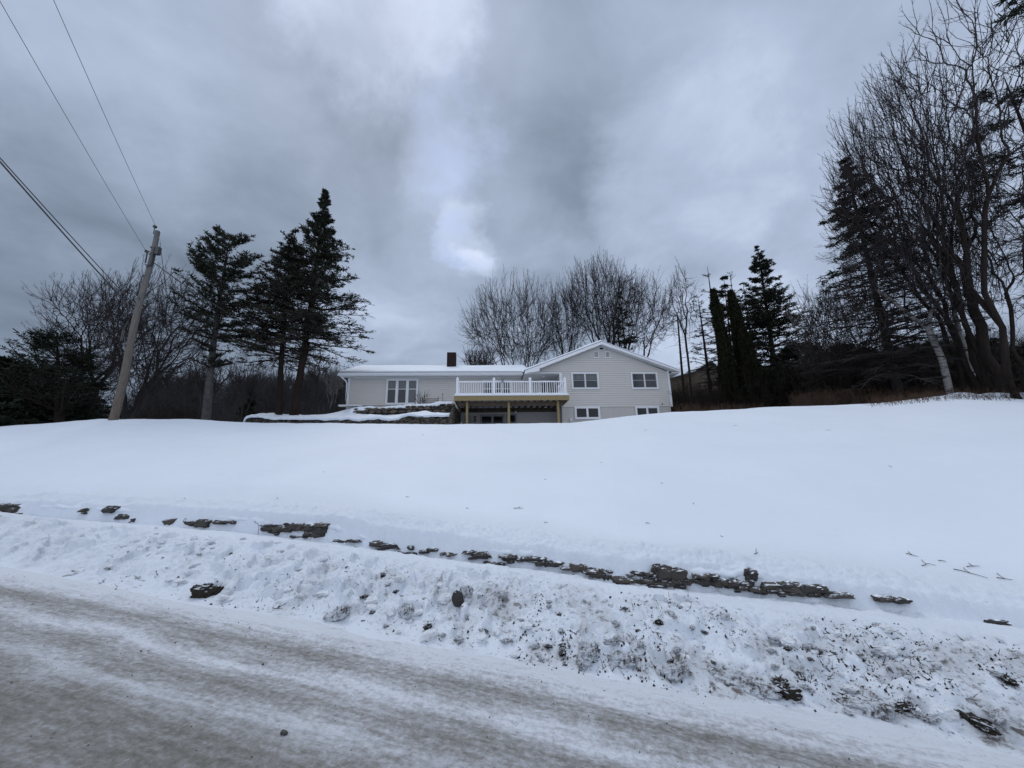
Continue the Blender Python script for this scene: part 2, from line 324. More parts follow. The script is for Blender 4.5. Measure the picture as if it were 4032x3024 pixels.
def gz(x, y, detail=True):
    x = np.asarray(x, float); y = np.asarray(y, float)
    ph = np.degrees(np.arctan2(x, y)); D = np.hypot(x, y); s = sv(x, y); t = tv(x, y)
    sr = np.clip(s, -30, 30)
    zr = K*sr
    n = n15(ph); tb = tB(ph); ahead = (ph > -71) & (ph < 101)
    DR = 3.6/n; DB = tb/n; DT = (tb+.24)/n; DC = np.maximum(16/np.cos(np.radians(np.clip(ph, -62, 62))), DT+4)
    sb = sv(np.sin(np.radians(ph))*DB, np.cos(np.radians(ph))*DB); zB = K*np.clip(sb, -30, 30)+.32
    zT = np.interp(ph, _tt[:, 0], _tt[:, 1]); zC = np.interp(ph, _cc[:, 0], _cc[:, 1])
    q = np.clip((D-DR)/(DB-DR), 0, 1); qb = q*q*(3-2*q)
    z1 = zr*(1-qb)+zB*qb+.10*np.sin(np.pi*q)**1.2
    w = np.clip((D-DB)/(DT-DB), 0, 1); z2 = zB+(zT-zB)*(.84*sstep(-.08, .55, w)+.16*w)
    c = np.clip((D-DT)/(DC-DT), 0, 1); z3 = zT+(zC-zT)*(1-(1-c)**1.12)
    Y = y
    over = np.maximum(D-DC, 0)
    z4 = zC+.015*over-.10*sstep(0, 3, over)+np.clip(over-18, 0, 1e4)*.07*sstep(10, 60, over)
    z4 = z4+fbm(x*.02+3, y*.02)*sstep(20, 90, over)*8
    z4 = z4+sstep(30, 8, y)*sstep(16.0, 19.5, x)*0.42*fbm(x*.9, y*.9+3, 3)
    z = np.where(D < DR, zr, np.where(D < DB, z1, np.where(D < DT, z2, np.where(D < DC, z3, z4))))
    z = np.where(ahead, z, zr)
    if detail:
        bank = np.where(ahead, sstep(DR-.12, DR+.25, D)*(1-sstep(DB-.1, DB+.1, D)), 0)
        right = sstep(-4.5, 2.5, x)
        zone = .15+.85*sstep(.02, .18, q)*(1-sstep(.55, .85, q))
        a1 = np.abs(fbm(x*2.1, y*2.1, 3)-.5)*2; a2 = np.abs(fbm(x*6.3+4, y*6.3, 3)-.5)*2; a3 = fbm(x*17, y*17, 2)
        z = z+bank*(zone*((.30-a1)*.075*(.6+.6*right)+(.28-a2)*.065)+(a3-.5)*.036*(.35+zone)+(fbm(x*38, y*38, 2)-.5)*.014)
        clod = sstep(.60, .72, vn(x*7.5+9, y*7.5+2))*sstep(.45, .62, vn(x*1.9, y*1.9+30))
        z = z+bank*clod*.07*zone
        face = np.where(ahead, sstep(DB-.12, DB, D)*(1-sstep(DT+.12, DT+.55, D)), 0)
        z = z+face*((fbm(s*1.1, t*1.1+7, 3)-.5)*.12+(fbm(x*8, y*8, 3)-.5)*.075+(fbm(x*26, y*26, 2)-.5)*.032)
        z = z-np.where(ahead, .05*np.exp(-((D-DB+.02)/.05)**2)*sstep(.42, .6, fbm(s*1.7, s*0+2, 3)), 0)
        lipn = np.where(ahead, sstep(DT-.3, DT, D)*(1-sstep(DT+.2, DT+1.6, D)), 0)
        z = z+lipn*(fbm(s*.55+3, t*.55, 2)-.45)*.12+np.where(ahead, .055*np.exp(-((D-DT-.10)/.16)**2)-.035*np.exp(-((D-DT-.75)/.35)**2), 0)*(.4+1.2*fbm(s*.9+8, s*0, 2))
        fld = np.where(ahead, sstep(DT, DT+1, D), 0)
        z = z+fld*((fbm(x*.35, y*.35, 3)-.5)*.16*(1-.5*c)+(fbm(s*.7+2, t*2.6, 3)-.5)*.040+(fbm(s*2.2, t*8, 2)-.5)*.012+(fbm(x*5, y*5, 2)-.5)*.010)
        road = 1-bank
        lane = np.where(D < DR, 1, 0)*sstep(-60, -70, -np.abs(ph)) if False else np.where((D < DR) | ~ahead, 1., 0.)
        z = z+lane*(-.018*np.exp(-((t-2.75)/.16)**2)-.02*np.exp(-((t-1.75)/.22)**2)-.012*np.exp(-((t-3.2)/.10)**2)+(fbm(s*1.2, t*7, 4)-.5)*.02+(fbm(x*11, y*11, 3)-.5)*.010)
    return z
def gpt(x, y, dz=0): return np.array([x, y, float(gz(np.array([x]), np.array([y]))[0])+dz])
az = np.radians(np.concatenate([np.linspace(-180, -66, 30), np.linspace(-62, 62, 1150), np.linspace(66, 180, 30)]))
_ph = np.degrees(az); _n = n15(_ph); _DR = 3.6/_n; _DB = tB(_ph)/_n; _DT = _DB+.24/_n; _DC = np.maximum(16/np.cos(np.radians(np.clip(_ph, -62, 62))), _DT+4)
def seg_(a, b, n): f = np.linspace(0, 1, n, endpoint=False)[None]; return a[:, None]*(1-f)+b[:, None]*f
_o = np.ones(len(az)); R_ = np.concatenate([seg_(.02*_o, .8*_o, 3), seg_(.8*_o, _DR-.3, 130), seg_(_DR-.3, _DR+.2, 26), seg_(_DR+.2, _DB-.15/_n, 150), seg_(_DB-.15/_n, _DT+.08/_n, 46), seg_(_DT+.08/_n, _DT+1.3/_n, 60), seg_(_DT+1.3/_n, _DC+2, 130), (_DC+2)[:, None]*(np.geomspace(1, 45, 60)[None])], 1)
A_ = np.broadcast_to(az[:, None], R_.shape); GX = R_*np.sin(A_); GY = R_*np.cos(A_); GZ = gz(GX, GY)
na, nr = GX.shape; V = np.stack([GX, GY, GZ], -1).reshape(-1, 3)
i = np.arange(na-1)[:, None]*nr; j = np.arange(nr-1)[None]
Q = np.stack([i+j, i+nr+j, i+nr+j+1, i+j+1], -1).reshape(-1, 4)[:, ::-1]
ctr = V[Q].mean(1); ct = tv(ctr[:, 0], ctr[:, 1]); cs = sv(ctr[:, 0], ctr[:, 1])
edge = 3.6+(vn(cs*1.3, cs*0+3)-.5)*.16
isroad = (ct < edge) & (ct > -3.4)
def submesh(name, mask, mat):
    q = Q[mask]; used = np.unique(q); mp = np.full(len(V), -1); mp[used] = np.arange(len(used))
    me = meshdata(name, V[used], mp[q], smooth=True); vv = V[used]
    t_ = tv(vv[:, 0], vv[:, 1]); ph = np.degrees(np.arctan2(vv[:, 0], vv[:, 1])); ah = (ph > -71) & (ph < 101)
    qq = np.clip((t_-3.6)/(tB(ph)-3.6), -1, 2)
    attr(me, 'bank', np.where(ah, qq, -1)); attr(me, 'along', sv(vv[:, 0], vv[:, 1])); attr(me, 'across', t_)
    o = link(name, me, mat); return tag(o, kind='structure')
# road: packed snow, ice, sand streaks
m, t, b = newmat('icy_road', .55, .35)
def fa(t, n): a = t.nodes.new('ShaderNodeAttribute'); a.attribute_name = n; return a.outputs['Fac']
al = fa(t, 'along'); ac = fa(t, 'across'); cb = t.nodes.new('ShaderNodeCombineXYZ')
t.links.new(al, cb.inputs[0]); t.links.new(ac, cb.inputs[1])
def stretch(t, vec, sc):
    mp = t.nodes.new('ShaderNodeMapping'); t.links.new(vec, mp.inputs[0]); mp.inputs['Scale'].default_value = sc; return mp.outputs[0]
wob = noise(t, cb.outputs[0], .6, 3); acw = mth('ADD', ac, mth('MULTIPLY', mth('SUBTRACT', wob.outputs[0], .5, tree=t), .35, tree=t), tree=t)
def band(c, wd, amp):
    d = mth('DIVIDE', mth('SUBTRACT', acw, c, tree=t), wd, tree=t); e = mth('POWER', 2.718, mth('MULTIPLY', mth('MULTIPLY', d, d, tree=t), -1.0, tree=t), tree=t)
    return mth('MULTIPLY', e, amp, tree=t)
st = noise(t, stretch(t, cb.outputs[0], (.45, 5.5, 1)), 1.7, 6, .65, .2); st2 = noise(t, stretch(t, cb.outputs[0], (4.5, 12, 1)), 1.8, 6, .7, .3)
gr = noise(t, cb.outputs[0], 26, 5, .7); big = noise(t, cb.outputs[0], 1.3, 3, .5)
d = mth('MULTIPLY', mth('SUBTRACT', st.outputs[0], .5, tree=t), .75, tree=t)
d = mth('ADD', d, mth('MULTIPLY', mth('SUBTRACT', st2.outputs[0], .5, tree=t), .95, tree=t), tree=t)
d = mth('ADD', d, mth('MULTIPLY', mth('SUBTRACT', gr.outputs[0], .5, tree=t), 1.0, tree=t), tree=t)
d = mth('ADD', d, mth('MULTIPLY', mth('SUBTRACT', big.outputs[0], .5, tree=t), .5, tree=t), tree=t)
for a3 in ((3.10, .14, .18), (2.80, .07, -.20), (2.55, .15, .16), (2.3, .09, -.20), (1.98, .22, .20), (1.66, .06, -.20), (1.2, .5, .46), (0, .9, .55)):
    d = mth('ADD', d, band(*a3), tree=t)
d = mth('ADD', d, .385, tree=t)
edgef = mth('MULTIPLY', mth('SUBTRACT', ac, 3.12, tree=t), 2.6, True, t); d = mth('SUBTRACT', d, mth('MULTIPLY', edgef, .42, tree=t), tree=t)
c = ramp(t, d, [(.06, (.64, .68, .73)), (.30, (.47, .49, .52)), (.52, (.305, .305, .305)), (.74, (.185, .182, .168)), (1.0, (.095, .094, .084))])
rb = noise(t, stretch(t, cb.outputs[0], (.3, 1.2, 1)), 1.1, 2); c = mixc(t, mth('MULTIPLY', mth('MULTIPLY', mth('SUBTRACT', 2.7, ac, tree=t), .7, True, t), .92, tree=t), c, mixc(t, .74, c, (.105, .093, .068)))
spk = noise(t, cb.outputs[0], 60, 2, .5); sm = mth('MULTIPLY', mth('SUBTRACT', spk.outputs[0], .70, tree=t), 14, True, t)
c = mixc(t, mth('MULTIPLY', sm, .75, tree=t), c, (.05, .045, .04))
t.links.new(c, b.inputs['Base Color'])
bump(t, b, mth('ADD', mth('MULTIPLY', gr.outputs[0], .7, tree=t), mth('ADD', st2.outputs[0], st.outputs[0], tree=t), tree=t), .7, .022); M['road'] = m
# snowy ground with ploughed dirt on the bank
m, t, b = newmat('field_snow', .65, .25); bk = fa(t, 'bank'); al = fa(t, 'along'); ac = fa(t, 'across'); v = coords(t)
n = noise(t, v, .5, 4, .5); g = noise(t, v, 70, 4, .75); k = noise(t, v, 11, 6, .65); w1 = noise(t, v, 2.2, 6, .65, .2); w2 = noise(t, v, 13, 6, .7, .3); w3 = noise(t, v, 30, 4, .6)
base = ramp(t, n.outputs[0], [(.35, SNOW), (.65, (.71, .765, .835))])
mr = nd(t, 'ShaderNodeMapRange'); t.links.new(al, mr.inputs[0]); mr.inputs[1].default_value = 5.0; mr.inputs[2].default_value = .5; mr.inputs[3].default_value = .22; mr.inputs[4].default_value = 1.0
tri = mth('MULTIPLY', mth('MULTIPLY', mth('ADD', bk, .04, tree=t), 12, True, t), mth('MULTIPLY', mth('SUBTRACT', .76, bk, tree=t), 4.0, True, t), tree=t)
dz = mth('MULTIPLY', tri, mr.outputs[0], tree=t)
soft = mth('MULTIPLY', mth('MULTIPLY', mth('SUBTRACT', w1.outputs[0], .44, tree=t), 5.0, True, t), dz, tree=t)
c = mixc(t, mth('MULTIPLY', mth('MULTIPLY', soft, mth('MULTIPLY', w2.outputs[0], 1.2, tree=t), tree=t), .80, tree=t), base, (.22, .205, .185))
spot = mth('MULTIPLY', mth('MULTIPLY', mth('SUBTRACT', mth('ADD', mth('MULTIPLY', w2.outputs[0], .75, tree=t), mth('MULTIPLY', w1.outputs[0], .35, tree=t), tree=t), .60, tree=t), 13, True, t), dz, tree=t)
c = mixc(t, mth('MULTIPLY', spot, .85, tree=t), c, (.085, .073, .06))
pep = mth('MULTIPLY', mth('MULTIPLY', mth('SUBTRACT', w3.outputs[0], .61, tree=t), 18, True, t), mth('MULTIPLY', tri, mth('ADD', mth('MULTIPLY', mr.outputs[0], .8, tree=t), .1, tree=t), tree=t), tree=t)
c = mixc(t, mth('MULTIPLY', pep, .8, tree=t), c, (.07, .06, .05))
t.links.new(c, b.inputs['Base Color'])
h = mth('ADD', mth('MULTIPLY', g.outputs[0], .35, tree=t), mth('MULTIPLY', k.outputs[0], .8, tree=t), tree=t)
fs = mth('SUBTRACT', 1.0, mth('MULTIPLY', mth('MULTIPLY', mth('SUBTRACT', bk, 1.35, tree=t), 3, True, t), .7, tree=t), tree=t)
bp = t.nodes.new('ShaderNodeBump'); bp.inputs['Distance'].default_value = .035; t.links.new(h, bp.inputs['Height']); t.links.new(mth('MULTIPLY', fs, .75, tree=t), bp.inputs['Strength']); t.links.new(bp.outputs[0], b.inputs['Normal'])
M['ground'] = m
road = submesh('road', isroad, M['road']); ground = submesh('snowy_ground', ~isroad, M['ground'])

# ---------------- the house (local frame: x along the facade, y away, z up from road level) ----------------
house = empty('ranch_house', P0, HA, label='grey clapboard split level ranch house with snow covered roofs and front gable', cat='house')
LAP = .152
def laps(mb, u0f, z0, z1, w, side=None):        # u0f(z) -> (u0, u1) ; boards face -y
    z = z0
    while z < z1-.01:
        h = min(LAP, z1-z); a0, a1 = u0f(z); b0, b1 = u0f(z+h)
        if a1 > a0:
            V = [(a0, w-.021, z), (a1, w-.021, z), (b1, w+.010, z+h), (b0, w+.010, z+h), (a0, w+.010, z), (a1, w+.010, z)]
            mb.add(V, [(0, 1, 2, 3), (4, 5, 1, 0)])
        z += h
# ranch wing wall
RW = 4.2
mb = MB(); laps(mb, lambda z: (-11.1, 3.36), 6.43, 8.33, RW)
mb.box((-11.1, RW+.012, 6.43), (3.36, RW+.12, 8.34)); mb.box((-11.1, RW+.12, 6.3), (-10.98, 10.8, 8.34)); mb.box((-11.1, 10.8, 6.3), (3.3, 10.92, 8.34))
mb.P.append(np.arange(3)+mb.n); mb.add([(-11.1, RW, 8.34), (-11.1, 10.92, 8.34), (-11.1, 7.55, 9.75)])
mb.build('clapboard_wall', M['siding'], house)
mb = MB(); mb.box((-11.14, RW-.02, 5.2), (-3.0, RW+.1, 6.40)); mb.box((-11.14, RW+.1, 5.2), (-11.0, 10.8, 6.28)); mb.build('foundation', M['parge'], house)
mb = MB(); mb.box((-11.55, RW-.35, 6.33), (-10.0, RW-.03, 6.42)); mb.build('ledge', M['white'], house)
# corner boards
for (u, w, z0, z1) in ((-11.12, RW, 6.43, 8.36),):
    mb = MB(); mb.box((u, w-.045, z0), (u+.13, w-.022, z1)); mb.box((u-.025, w-.045, z0), (u-.002, w+.1, z1)); mb.build('corner_board', M['white'], house)
# gable wing
GW = 2.3; GR, GL, GP, PZ, EZ = 11.42, .95, 6.2, 10.25, 8.22
SL = (PZ-EZ)/(GR-GP)
def gl(z): return GP-(PZ-.30-z)/SL*1.0 if z > 8.2 else 3.38
def gu(z):
    lo = 3.36 if z < 8.19 else max(1.97, GP-(PZ-.22-z)/SL)
    hi = min(10.72, GP+(PZ-.22-z)/SL); return lo, hi
mb = MB(); laps(mb, gu, 5.87, 10.1, GW)
G1 = GW+.012; mb.box((3.36, G1, 5.87), (10.72, GW+.12, 8.19)); mb.P.append(np.arange(5)+mb.n); mb.add([(1.97, G1, 8.19), (10.72, G1, 8.19), (10.72, G1, 8.28), (GP, G1, PZ-.1), (1.97, G1, 8.45)])
mb.box((10.60, GW+.12, 5.87), (10.72, 11.4, 8.3)); mb.box((3.24, 6, 5.87), (10.72, 6.1, 8.3))
mb.build('gable_wall', M['siding'], house)
mb = MB(); mb.box((3.38, GW+.02, 3.2), (10.70, GW+.2, 5.86)); mb.box((3.38, GW+.2, 3.2), (3.56, RW+.2, 5.86)); mb.box((10.5, GW+.2, 3.2), (10.70, 11.4, 5.86)); mb.box((-3.3, RW+.02, 3.2), (3.38, RW+.2, 5.90)); mb.build('basement_wall', M['parge'], house)
mb = MB()
for (u0, u1) in ((10.68, 10.81),): mb.box((u0, GW-.045, 5.85), (u1, GW-.024, 8.32)); mb.box((u1, GW-.045, 5.85), (u1+.022, GW+.10, 8.32))
mb.build('corner_board', M['white'], house)
# porch: side wall, column, ceiling
mb = MB(); mb.box((3.40, GW+.13, 6.2), (3.52, RW, 8.16)); mb.build('porch_side_wall', M['siding'], house)
mb = MB(); mb.box((3.33, GW-.05, 6.2), (3.50, GW-.022, 8.19)); mb.box((3.31, GW-.05, 6.2), (3.33, GW+.12, 8.19)); mb.build('porch_column', M['white'], house)
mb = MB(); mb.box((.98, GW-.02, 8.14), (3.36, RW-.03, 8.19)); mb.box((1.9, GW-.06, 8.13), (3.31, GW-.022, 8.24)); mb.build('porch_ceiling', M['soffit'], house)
mb = MB(); c = np.array([2.38, 3.1, 8.13]); mb.tube([c, c-[0, 0, .03], c-[0, 0, .05]], [.11, .10, .03], 12); mb.build('ceiling_lamp', M['vinyl'], house)
mb = MB(); mb.box((3.385, 3.0, 6.3), (3.398, 3.75, 7.95)); mb.build('porch_side_door', M['glass'], house)
# ranch roof
RE, RR, RZ, RT = 3.58, 7.55, 8.50, 10.02
def slab(mb, u0, u1, prof): mb.prism(prof, u0, u1, 0)
rs = (RT-RZ)/(RR-RE)
mb = MB(); slab(mb, -11.66, 1.6, [(RE, RZ), (RR, RT), (2*RR-RE, RZ), (2*RR-RE, RZ+.10), (RR, RT+.10), (RE-.03, RZ+.09)]); roof1 = mb.build('roof', M['shingle'], house)
mb = MB(); mb.box((-11.64, RE-.012, RZ-.13), (1.0, RE+.015, RZ+.05)); mb.build('fascia', M['vinyl'], house)
mb = MB(); mb.prism([(RE-.10, RZ-.02), (RE-.12, RZ+.06), (RE-.02, RZ+.06), (RE-.015, RZ-.06), (RE-.05, RZ-.08)], -11.6, .93, 0); mb.build('gutter', M['vinyl'], house)
mb = MB(); mb.box((-11.66, RE-.128, RZ+.062), (.95, RE+.0, RZ+.105)); mb.build('drip_edge', M['metal'], house)
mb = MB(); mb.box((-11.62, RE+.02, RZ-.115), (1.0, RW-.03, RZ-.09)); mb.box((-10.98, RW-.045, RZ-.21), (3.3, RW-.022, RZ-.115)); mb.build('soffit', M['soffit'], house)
mb = MB()                                                    # rake end board at the left
mb.prism([(RE, RZ-.14), (RE, RZ+.0), (RR, RT), (2*RR-RE, RZ), (2*RR-RE, RZ-.14), (RR, RT-.16)], -11.69, -11.662, 0)
mb.prism([(RE+.03, RZ-.10), (RR, RT-.12), (RR, RT-.10), (RE+.03, RZ-.08)], -11.66, -11.13, 0); mb.build('rake_board', M['vinyl'], house)
def snowsheet(name, u0, u1, w0, w1, z0, z1, th, nu, nw, seed, parent):    # wavy snow lying on a slope, with closed edges
    uu = np.linspace(u0, u1, nu); ww = np.linspace(0, 1, nw); A, B = np.meshgrid(uu, ww, indexing='ij')
    e0 = (fbm(A*1.3+seed, A*0, 3)-.5)*.10
    wv = w0+(w1-w0)*B+e0*(1-B); base = z0+(z1-z0)*((wv-w0)/(w1-w0))
    ed = np.minimum(1, np.minimum(np.minimum((A-u0), (u1-A))/.18, np.minimum(B, 1-B*.0)*abs(w1-w0)/.16)); ed = np.sqrt(np.clip(ed, 0.02, 1))
    top = base+.012+th*(.65+.7*fbm(A*.9+seed, wv*1.4, 3))*ed
    V = np.concatenate([np.stack([A, wv, top], -1).reshape(-1, 3), np.stack([A, wv, base-.01], -1).reshape(-1, 3)])
    i = np.arange(nu-1)[:, None]*nw; j = np.arange(nw-1)[None]; q = np.stack([i+j, i+nw+j, i+nw+j+1, i+j+1], -1).reshape(-1, 4); n = nu*nw
    bnd = list(range(nw))+[k*nw+nw-1 for k in range(1, nu)]+[(nu-1)*nw+k for k in range(nw-2, -1, -1)]+[k*nw for k in range(nu-2, 0, -1)]
    bq = [(bnd[k], bnd[(k+1) % len(bnd)], bnd[(k+1) % len(bnd)]+n, bnd[k]+n) for k in range(len(bnd))]
    return link(name, meshdata(name, V, np.concatenate([q, q[:, ::-1]+n, np.array(bq)]), smooth=True), M['snow'], parent)
snowsheet('roof_snow', -11.62, 1.55, RE+.02, RR+.05, RZ+.09, RT+.11, .13, 160, 30, 1, roof1)
snowsheet('roof_snow', -11.62, 1.55, 2*RR-RE, RR+.02, RZ+.09, RT+.10, .12, 60, 12, 2, roof1)
# chimney
mb = MB(); mb.box((-4.62, 6.3, 9.2), (-3.95, 7.0, 10.93)); ch = mb.build('chimney', M['brick'], roof1)
mb = MB(); mb.box((-4.59, 6.33, 10.93), (-3.98, 6.97, 11.03)); mb.tube([(-4.5, 6.65, 11.03), (-4.07, 6.65, 11.03)], .06, 8); mb.build('snow_cap', M['snow'], ch)
# gable roof
GF, GB = 1.86, 11.4
prof = [(GL, EZ), (GP, PZ), (GR, EZ), (GR+.03, EZ+.035), (GP, PZ+.045), (GL-.03, EZ+.035)]
mb = MB(); mb.prism([(b_, c_) for b_, c_ in prof], GF, GB, 1); roof2 = mb.build('gable_roof', M['shingle'], house)
mb = MB(); mb.prism([(GL+.02, EZ-.23), (GL+.02, EZ+.0), (GP, PZ-.005), (GR-.02, EZ), (GR-.02, EZ-.10), (GP, PZ-.19)], GF-.028, GF+.0, 1); mb.build('rake_board', M['vinyl'], house)
mb = MB(); mb.prism([(GL+.05, EZ-.19), (GP, PZ-.17), (GR-.05, EZ-.14), (GR-.05, EZ-.11), (GP, PZ-.145), (GL+.05, EZ-.165)], GF, GW-.024, 1)
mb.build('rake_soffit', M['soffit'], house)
mb = MB(); mb.prism([(GL+.02, EZ-.16), (GL+.02, EZ-.02), (1.93, EZ+.34), (1.93, EZ-.03)], GF-.05, GW, 1); mb.build('eave_return', M['vinyl'], house)
mb = MB(); mb.box((GR-.03, GF, EZ-.15), (GR, GB, EZ)); mb.prism([(10.82, EZ-.16), (10.82, EZ-.13), (GR-.03, EZ-.13), (GR-.03, EZ-.16)], GF, GB, 1); mb.build('side_eave', M['vinyl'], house)
def snowslope(name, ua, za, ub, zb, w0, w1, th, nu, nw, seed, parent):
    A, B = np.meshgrid(np.linspace(0, 1, nu), np.linspace(w0, w1, nw), indexing='ij')
    u = ua+(ub-ua)*A; base = za+(zb-za)*A
    ed = np.sqrt(np.clip(np.minimum((B-w0)/.12, A*abs(ub-ua)/.15+.05), .05, 1))
    top = base+.012+th*(.6+.8*fbm(u*1.2+seed, B*1.1, 3))*ed
    V = np.concatenate([np.stack([u, B, top], -1).reshape(-1, 3), np.stack([u, B, base-.01], -1).reshape(-1, 3)]); n = nu*nw
    i = np.arange(nu-1)[:, None]*nw; j = np.arange(nw-1)[None]; q = np.stack([i+j, i+nw+j, i+nw+j+1, i+j+1], -1).reshape(-1, 4)
    bnd = list(range(nw))+[k*nw+nw-1 for k in range(1, nu)]+[(nu-1)*nw+k for k in range(nw-2, -1, -1)]+[k*nw for k in range(nu-2, 0, -1)]
    bq = [(bnd[k], bnd[(k+1) % len(bnd)], bnd[(k+1) % len(bnd)]+n, bnd[k]+n) for k in range(len(bnd))]
    return link(name, meshdata(name, V, np.concatenate([q, q[:, ::-1]+n, np.array(bq)]), smooth=True), M['snow'], parent)
snowslope('roof_snow', GL+.02, EZ+.045, GP+.03, PZ+.055, GF-.01, GB, .13, 60, 50, 4, roof2)
snowslope('roof_snow', GR-.02, EZ+.045, GP-.03, PZ+.055, GF-.01, GB, .12, 60, 50, 5, roof2)
# louvred vents
def vent(u0, u1, z0, z1, n):
    mb = MB(); w = GW-.03
    mb.box((u0, w-.03, z0), (u1, w, z0+.04)); mb.box((u0, w-.03, z1-.04), (u1, w, z1)); mb.box((u0, w-.03, z0+.04), (u0+.04, w, z1-.04)); mb.box((u1-.04, w-.03, z0+.04), (u1, w, z1-.04))
    o = mb.build('gable_vent', M['vinyl'], house); mb = MB()
    h = (z1-z0-.08)/n
    for i in range(n): z = z0+.04+i*h; mb.add([(u0+.04, w-.025, z), (u1-.04, w-.025, z), (u1-.04, w-.004, z+h*.62), (u0+.04, w-.004, z+h*.62)], [(0, 1, 2, 3)])
    mb.build('louvre', M['vinyl'], o)
    mb = MB(); mb.box((u0+.04, w-.003, z0+.04), (u1-.04, w+.006, z1-.04)); mb.build('dark_backing', M['metal'], o)
vent(5.72, 6.08, 9.22, 9.68, 8); vent(6.50, 6.86, 9.22, 9.68, 8)
mb = MB(); w = GW-.03; mb.box((6.10, w-.03, 9.78), (6.47, w, 9.81)); mb.box((6.10, w-.03, 9.95), (6.47, w, 9.98)); mb.box((6.10, w-.03, 9.81), (6.14, w, 9.95)); mb.box((6.43, w-.03, 9.81), (6.47, w, 9.95)); o = mb.build('gable_vent', M['vinyl'], house)
mb = MB(); mb.box((6.14, w-.01, 9.81), (6.43, w+.004, 9.95)); mb.build('opening', M['blackglass'], o)
# windows
M['shaded_trim'] = simple('shaded_trim', (.26, .26, .27), (.21, .21, .22), 3, .6)  # pale frames darkened in colour to stand in for shade below the deck
def window(u0, u1, z0, z1, w, cols, fr=.11, mid=None, glass='glass', mull=.07, curtain=None, fm='white'):
    y = w-.022; mb = MB(); d = .045
    mb.box((u0, y-d, z0), (u1, y, z0+fr)); mb.box((u0, y-d, z1-fr), (u1, y, z1)); mb.box((u0, y-d, z0+fr), (u0+fr, y, z1-fr)); mb.box((u1-fr, y-d, z0+fr), (u1, y, z1-fr))
    o = mb.build('window', M[fm], house); iw = (u1-u0-2*fr-mull*(cols-1))/cols
    for c in range(cols):
        a = u0+fr+c*(iw+mull)
        if c: mb = MB(); mb.box((a-mull, y-d+.008, z0+fr), (a, y, z1-fr)); mb.build('mullion', M[fm], o)
        g = glass if not (curtain and c in curtain) else 'curtain'
        mb = MB(); mb.box((a+.03, y-.012, z0+fr+.03), (a+iw-.03, y-.004, z1-fr-.03)); mb.build('pane', M[g], o)
        mb = MB(); s = .03
        mb.box((a, y-.028, z0+fr), (a+iw, y-.002, z0+fr+s)); mb.box((a, y-.028, z1-fr-s), (a+iw, y-.002, z1-fr)); mb.box((a, y-.028, z0+fr+s), (a+s, y-.002, z1-fr-s)); mb.box((a+iw-s, y-.028, z0+fr+s), (a+iw, y-.002, z1-fr-s))
        if mid: zm = z0+(z1-z0)*mid; mb.box((a+s, y-.03, zm-.025), (a+iw-s, y-.002, zm+.02))
        mb.build('sash', M['grey_metal'] if glass == 'glass' and mid and cols == 2 else M[fm], o)
        if curtain is not None and g == 'glass' and mid:
            mb = MB(); zm = z0+(z1-z0)*mid; mb.box((a+.05, y-.0145, zm+.05), (a+iw-.05, y-.0125, z1-fr-.08)); mb.build('blind', M['curtain'], o)
    return o
window(4.10, 5.96, 7.05, 8.22, GW, 2, mid=.52, curtain=())
window(8.15, 10.0, 7.04, 8.22, GW, 2, mid=.52)
window(4.20, 5.90, 5.05, 5.90, GW, 2, glass='blackglass', mid=None); window(8.25, 9.88, 5.0, 5.89, GW, 2, glass='blackglass')
window(-8.52, -6.32, 6.45, 8.28, RW, 3, fr=.10, mid=.60, mull=.13, curtain=(2,))
window(-1.85, .22, 7.05, 8.20, RW, 3, fr=.06, mid=.42, mull=.05, curtain=())
window(2.2, 3.30, 6.25, 8.15, RW, 2, fr=.06, mull=.06, glass='blackglass'); 
window(-2.0, -.32, 3.7, 5.70, RW, 2, fr=.10, mull=.09, glass='blackglass', fm='shaded_trim'); window(-.20, .52, 5.05, 5.75, RW, 1, fr=.08, glass='blackglass', fm='shaded_trim')
# downspout
mb = MB(); mb.tube([(-11.45, RE+.02, RZ-.10), (-11.40, RE+.15, RZ-.22), (-11.25, RW-.15, RZ-.38), (-11.19, RW-.09, RZ-.55), (-11.19, RW-.09, 6.5)], .045, 6); mb.build('downspout', M['vinyl'], house, smooth=True)
# little fittings on the wall
mb = MB(); mb.box((10.1, GW-.06, 5.99), (10.17, GW-.022, 6.06)); mb.build('outlet_box', M['metal'], house)
mb = MB(); mb.tube([(3.92, GW+.02, 5.02), (3.92, GW-.10, 5.02), (3.92, GW-.16, 4.96)], [.10, .10, .09], 10); mb.build('dryer_vent', M['vinyl'], house)
mb = MB(); mb.tube([(.46, 3.9, 5.9), (.46, 3.9, 5.84)], .05, 8); mb.tube([(.46, 3.9, 5.84), (.46, 3.9, 5.74)], [.05, .10], 10); mb.build('basement_lamp', M['vinyl'], house)
mb = MB(); mb.box((-2.98, RW-.20, 4.9), (-2.62, RW, 5.62)); mb.build('utility_box', M['grey_metal'], house)
mb = MB(); mb.box((-3.9, RW-.05, 4.0), (-3.32, RW+.05, 5.9)); mb.build('dark_end_panel', M['metal'], house)

